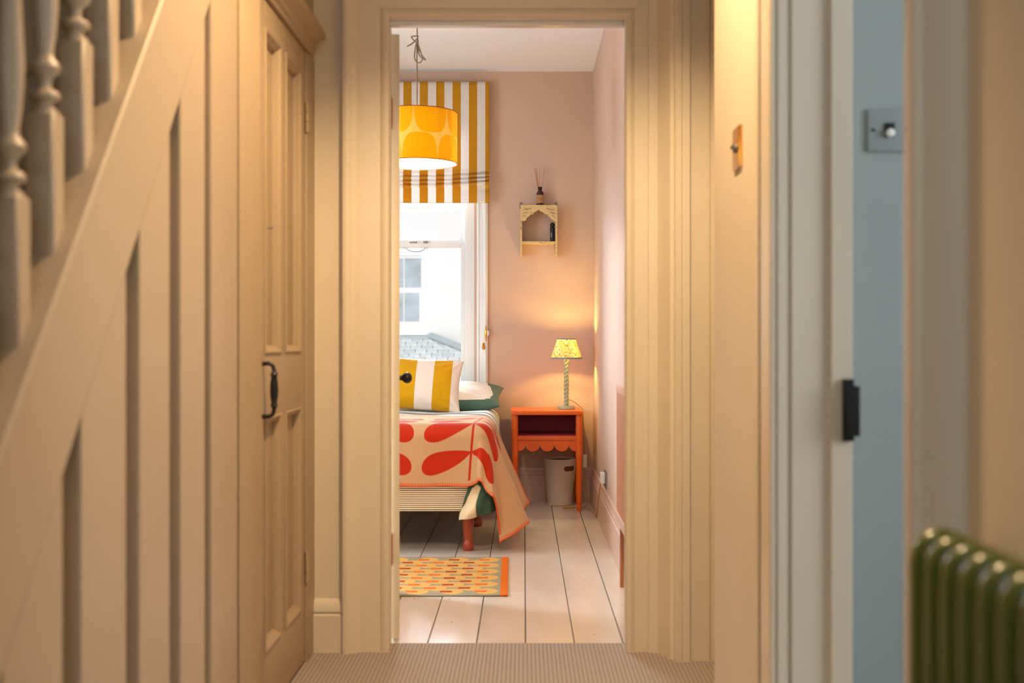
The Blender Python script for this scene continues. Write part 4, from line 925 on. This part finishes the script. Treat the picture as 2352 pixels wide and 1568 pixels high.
B().tube(smooth_path([kp(960, 100, .006), kp(963, 116, -.002), kp(971, 130, -.014), kp(978, 139, -.012), kp(970, 132, .008), kp(961, 122, .012), kp(959, 106, .008)]), 0.0030, seg=8).build('knot_loop', m_flex, pn)
B().tube(smooth_path([kp(961, 84, -.004), kp(958, 84, -.010), kp(946, 86, -.012), kp(949, 92, -.014), kp(956, 98, -.010), kp(960, 97, .004), kp(958, 88, .010), kp(950, 96, .006), kp(943, 103, -.004), kp(935, 107, -.006)]), 0.0030, seg=8).build('knot', m_flex, pn)
B().lathe([(0.050, 0), (0.050, -0.012), (0.030, -0.028), (0.008, -0.036)], (pxc, pyc, ZC), seg=28).build('ceiling_rose', m_plastic, pn)

# ================================================================== RUG
RX1, RX0, RY0, RY1 = -0.061, -1.36, 4.455, 5.245
nx, ny = 900, 260
xs = np.linspace(RX0, RX1, nx); ys = np.linspace(RY0, RY1, ny); XX, YY = np.meshgrid(xs, ys, indexing='ij')
skew = -0.016*(YY-RY0)/(RY1-RY0)*0.5
Zr = 0.005+0.0025*np.sin(XX*7+1)*np.sin(YY*3)**2+0.004*np.exp(-((RX1-XX)/0.03)**2)*np.abs(np.sin(YY*9+2))*0.6
dx_ = RX1-XX                    # distance from the right end
colr = np.full((nx, ny, 3), lin('#a39a80'))
NRW = 11; pitch = (RY1-RY0-0.075)/NRW
for r in range(NRW):
    yc = RY0+0.050+pitch*(r+0.42)
    for k in range(10):
        off = 0.0385+0.0655*(1 if r % 2 else 0)+0.1335*k
        tx = (dx_-off)/0.096           # leaf from its pointed right tip (0) to its left end (1)
        ok = (tx > 0) & (tx < 1); t = np.clip(tx, 0, 1)
        wv = pitch*0.80*np.sin(PI*t**0.8)**0.75
        mk = ok*S((wv-np.abs(YY-yc))/0.003+0.5)
        colr = blend(colr, lin('#dfb064'), mk)
for r in range(NRW):
    yc = RY0+0.050+pitch*(r+0.42)
    for k in range(10):
        off = 0.0385+0.0655*(1 if r % 2 else 0)+0.1335*k
        mk = S((0.0235-np.abs(dx_-(off+0.0665)))/0.003+0.5)*S((0.0145-np.abs(YY-yc))/0.003+0.5)
        idx = (2*k+(1 if r % 2 else 0))
        c = '#a8351a' if idx in (1, 2, 5, 6, 9, 10) else '#e3691c'
        colr = blend(colr, lin(c), mk)
colr = blend(colr, lin('#e0701c'), S((0.029-dx_)/0.002+0.5)); colr = blend(colr, lin('#e0701c'), S((0.029-(XX-RX0))/0.002+0.5))
colr = blend(colr, lin('#7d735c'), S((0.004-np.minimum(YY-RY0, RY1-YY))/0.002+0.5)*(dx_ > 0.03))
tag(grid_obj('woven_rug', np.stack([XX+skew, YY, Zr], -1), attr_mat('woven_cotton_rug', rough=0.95, bump=0.4, bscale=350, sheen=0.0), org=(-0.7, 4.85, 0), col=colr, solid=0.005), 'flat woven rug with cream leaf shapes and orange end band', 'rug')

# ================================================================== RADIATOR COVER on the right wall
rc = empty('radiator_cover', (0.39, 4.4, 0), 'clay brown radiator cover with pale top against the right bedroom wall', 'radiator cover')
cx0, cy0, cy1 = 0.363, 3.95, 4.655
B().box(cx0, XW, cy0, cy1, 0.795-0.028, 0.798, bev=0.006).build('top', m_skirt, rc)
B().box(cx0+0.004, XW-0.01, cy0+0.006, cy1-0.006, 0.30, 0.768, bev=0.002).build('panel', m_cover, rc)
B().box(cx0, XW-0.005, cy0+0.003, cy1-0.003, 0.262, 0.30, bev=0.004).build('bottom_rail', m_skirt, rc)
for yy in (cy0+0.02, cy1-0.035): B().box(cx0+0.016, cx0+0.034, yy, yy+0.025, 0.0, 0.264, bev=0.003).build('leg', m_cover, rc)
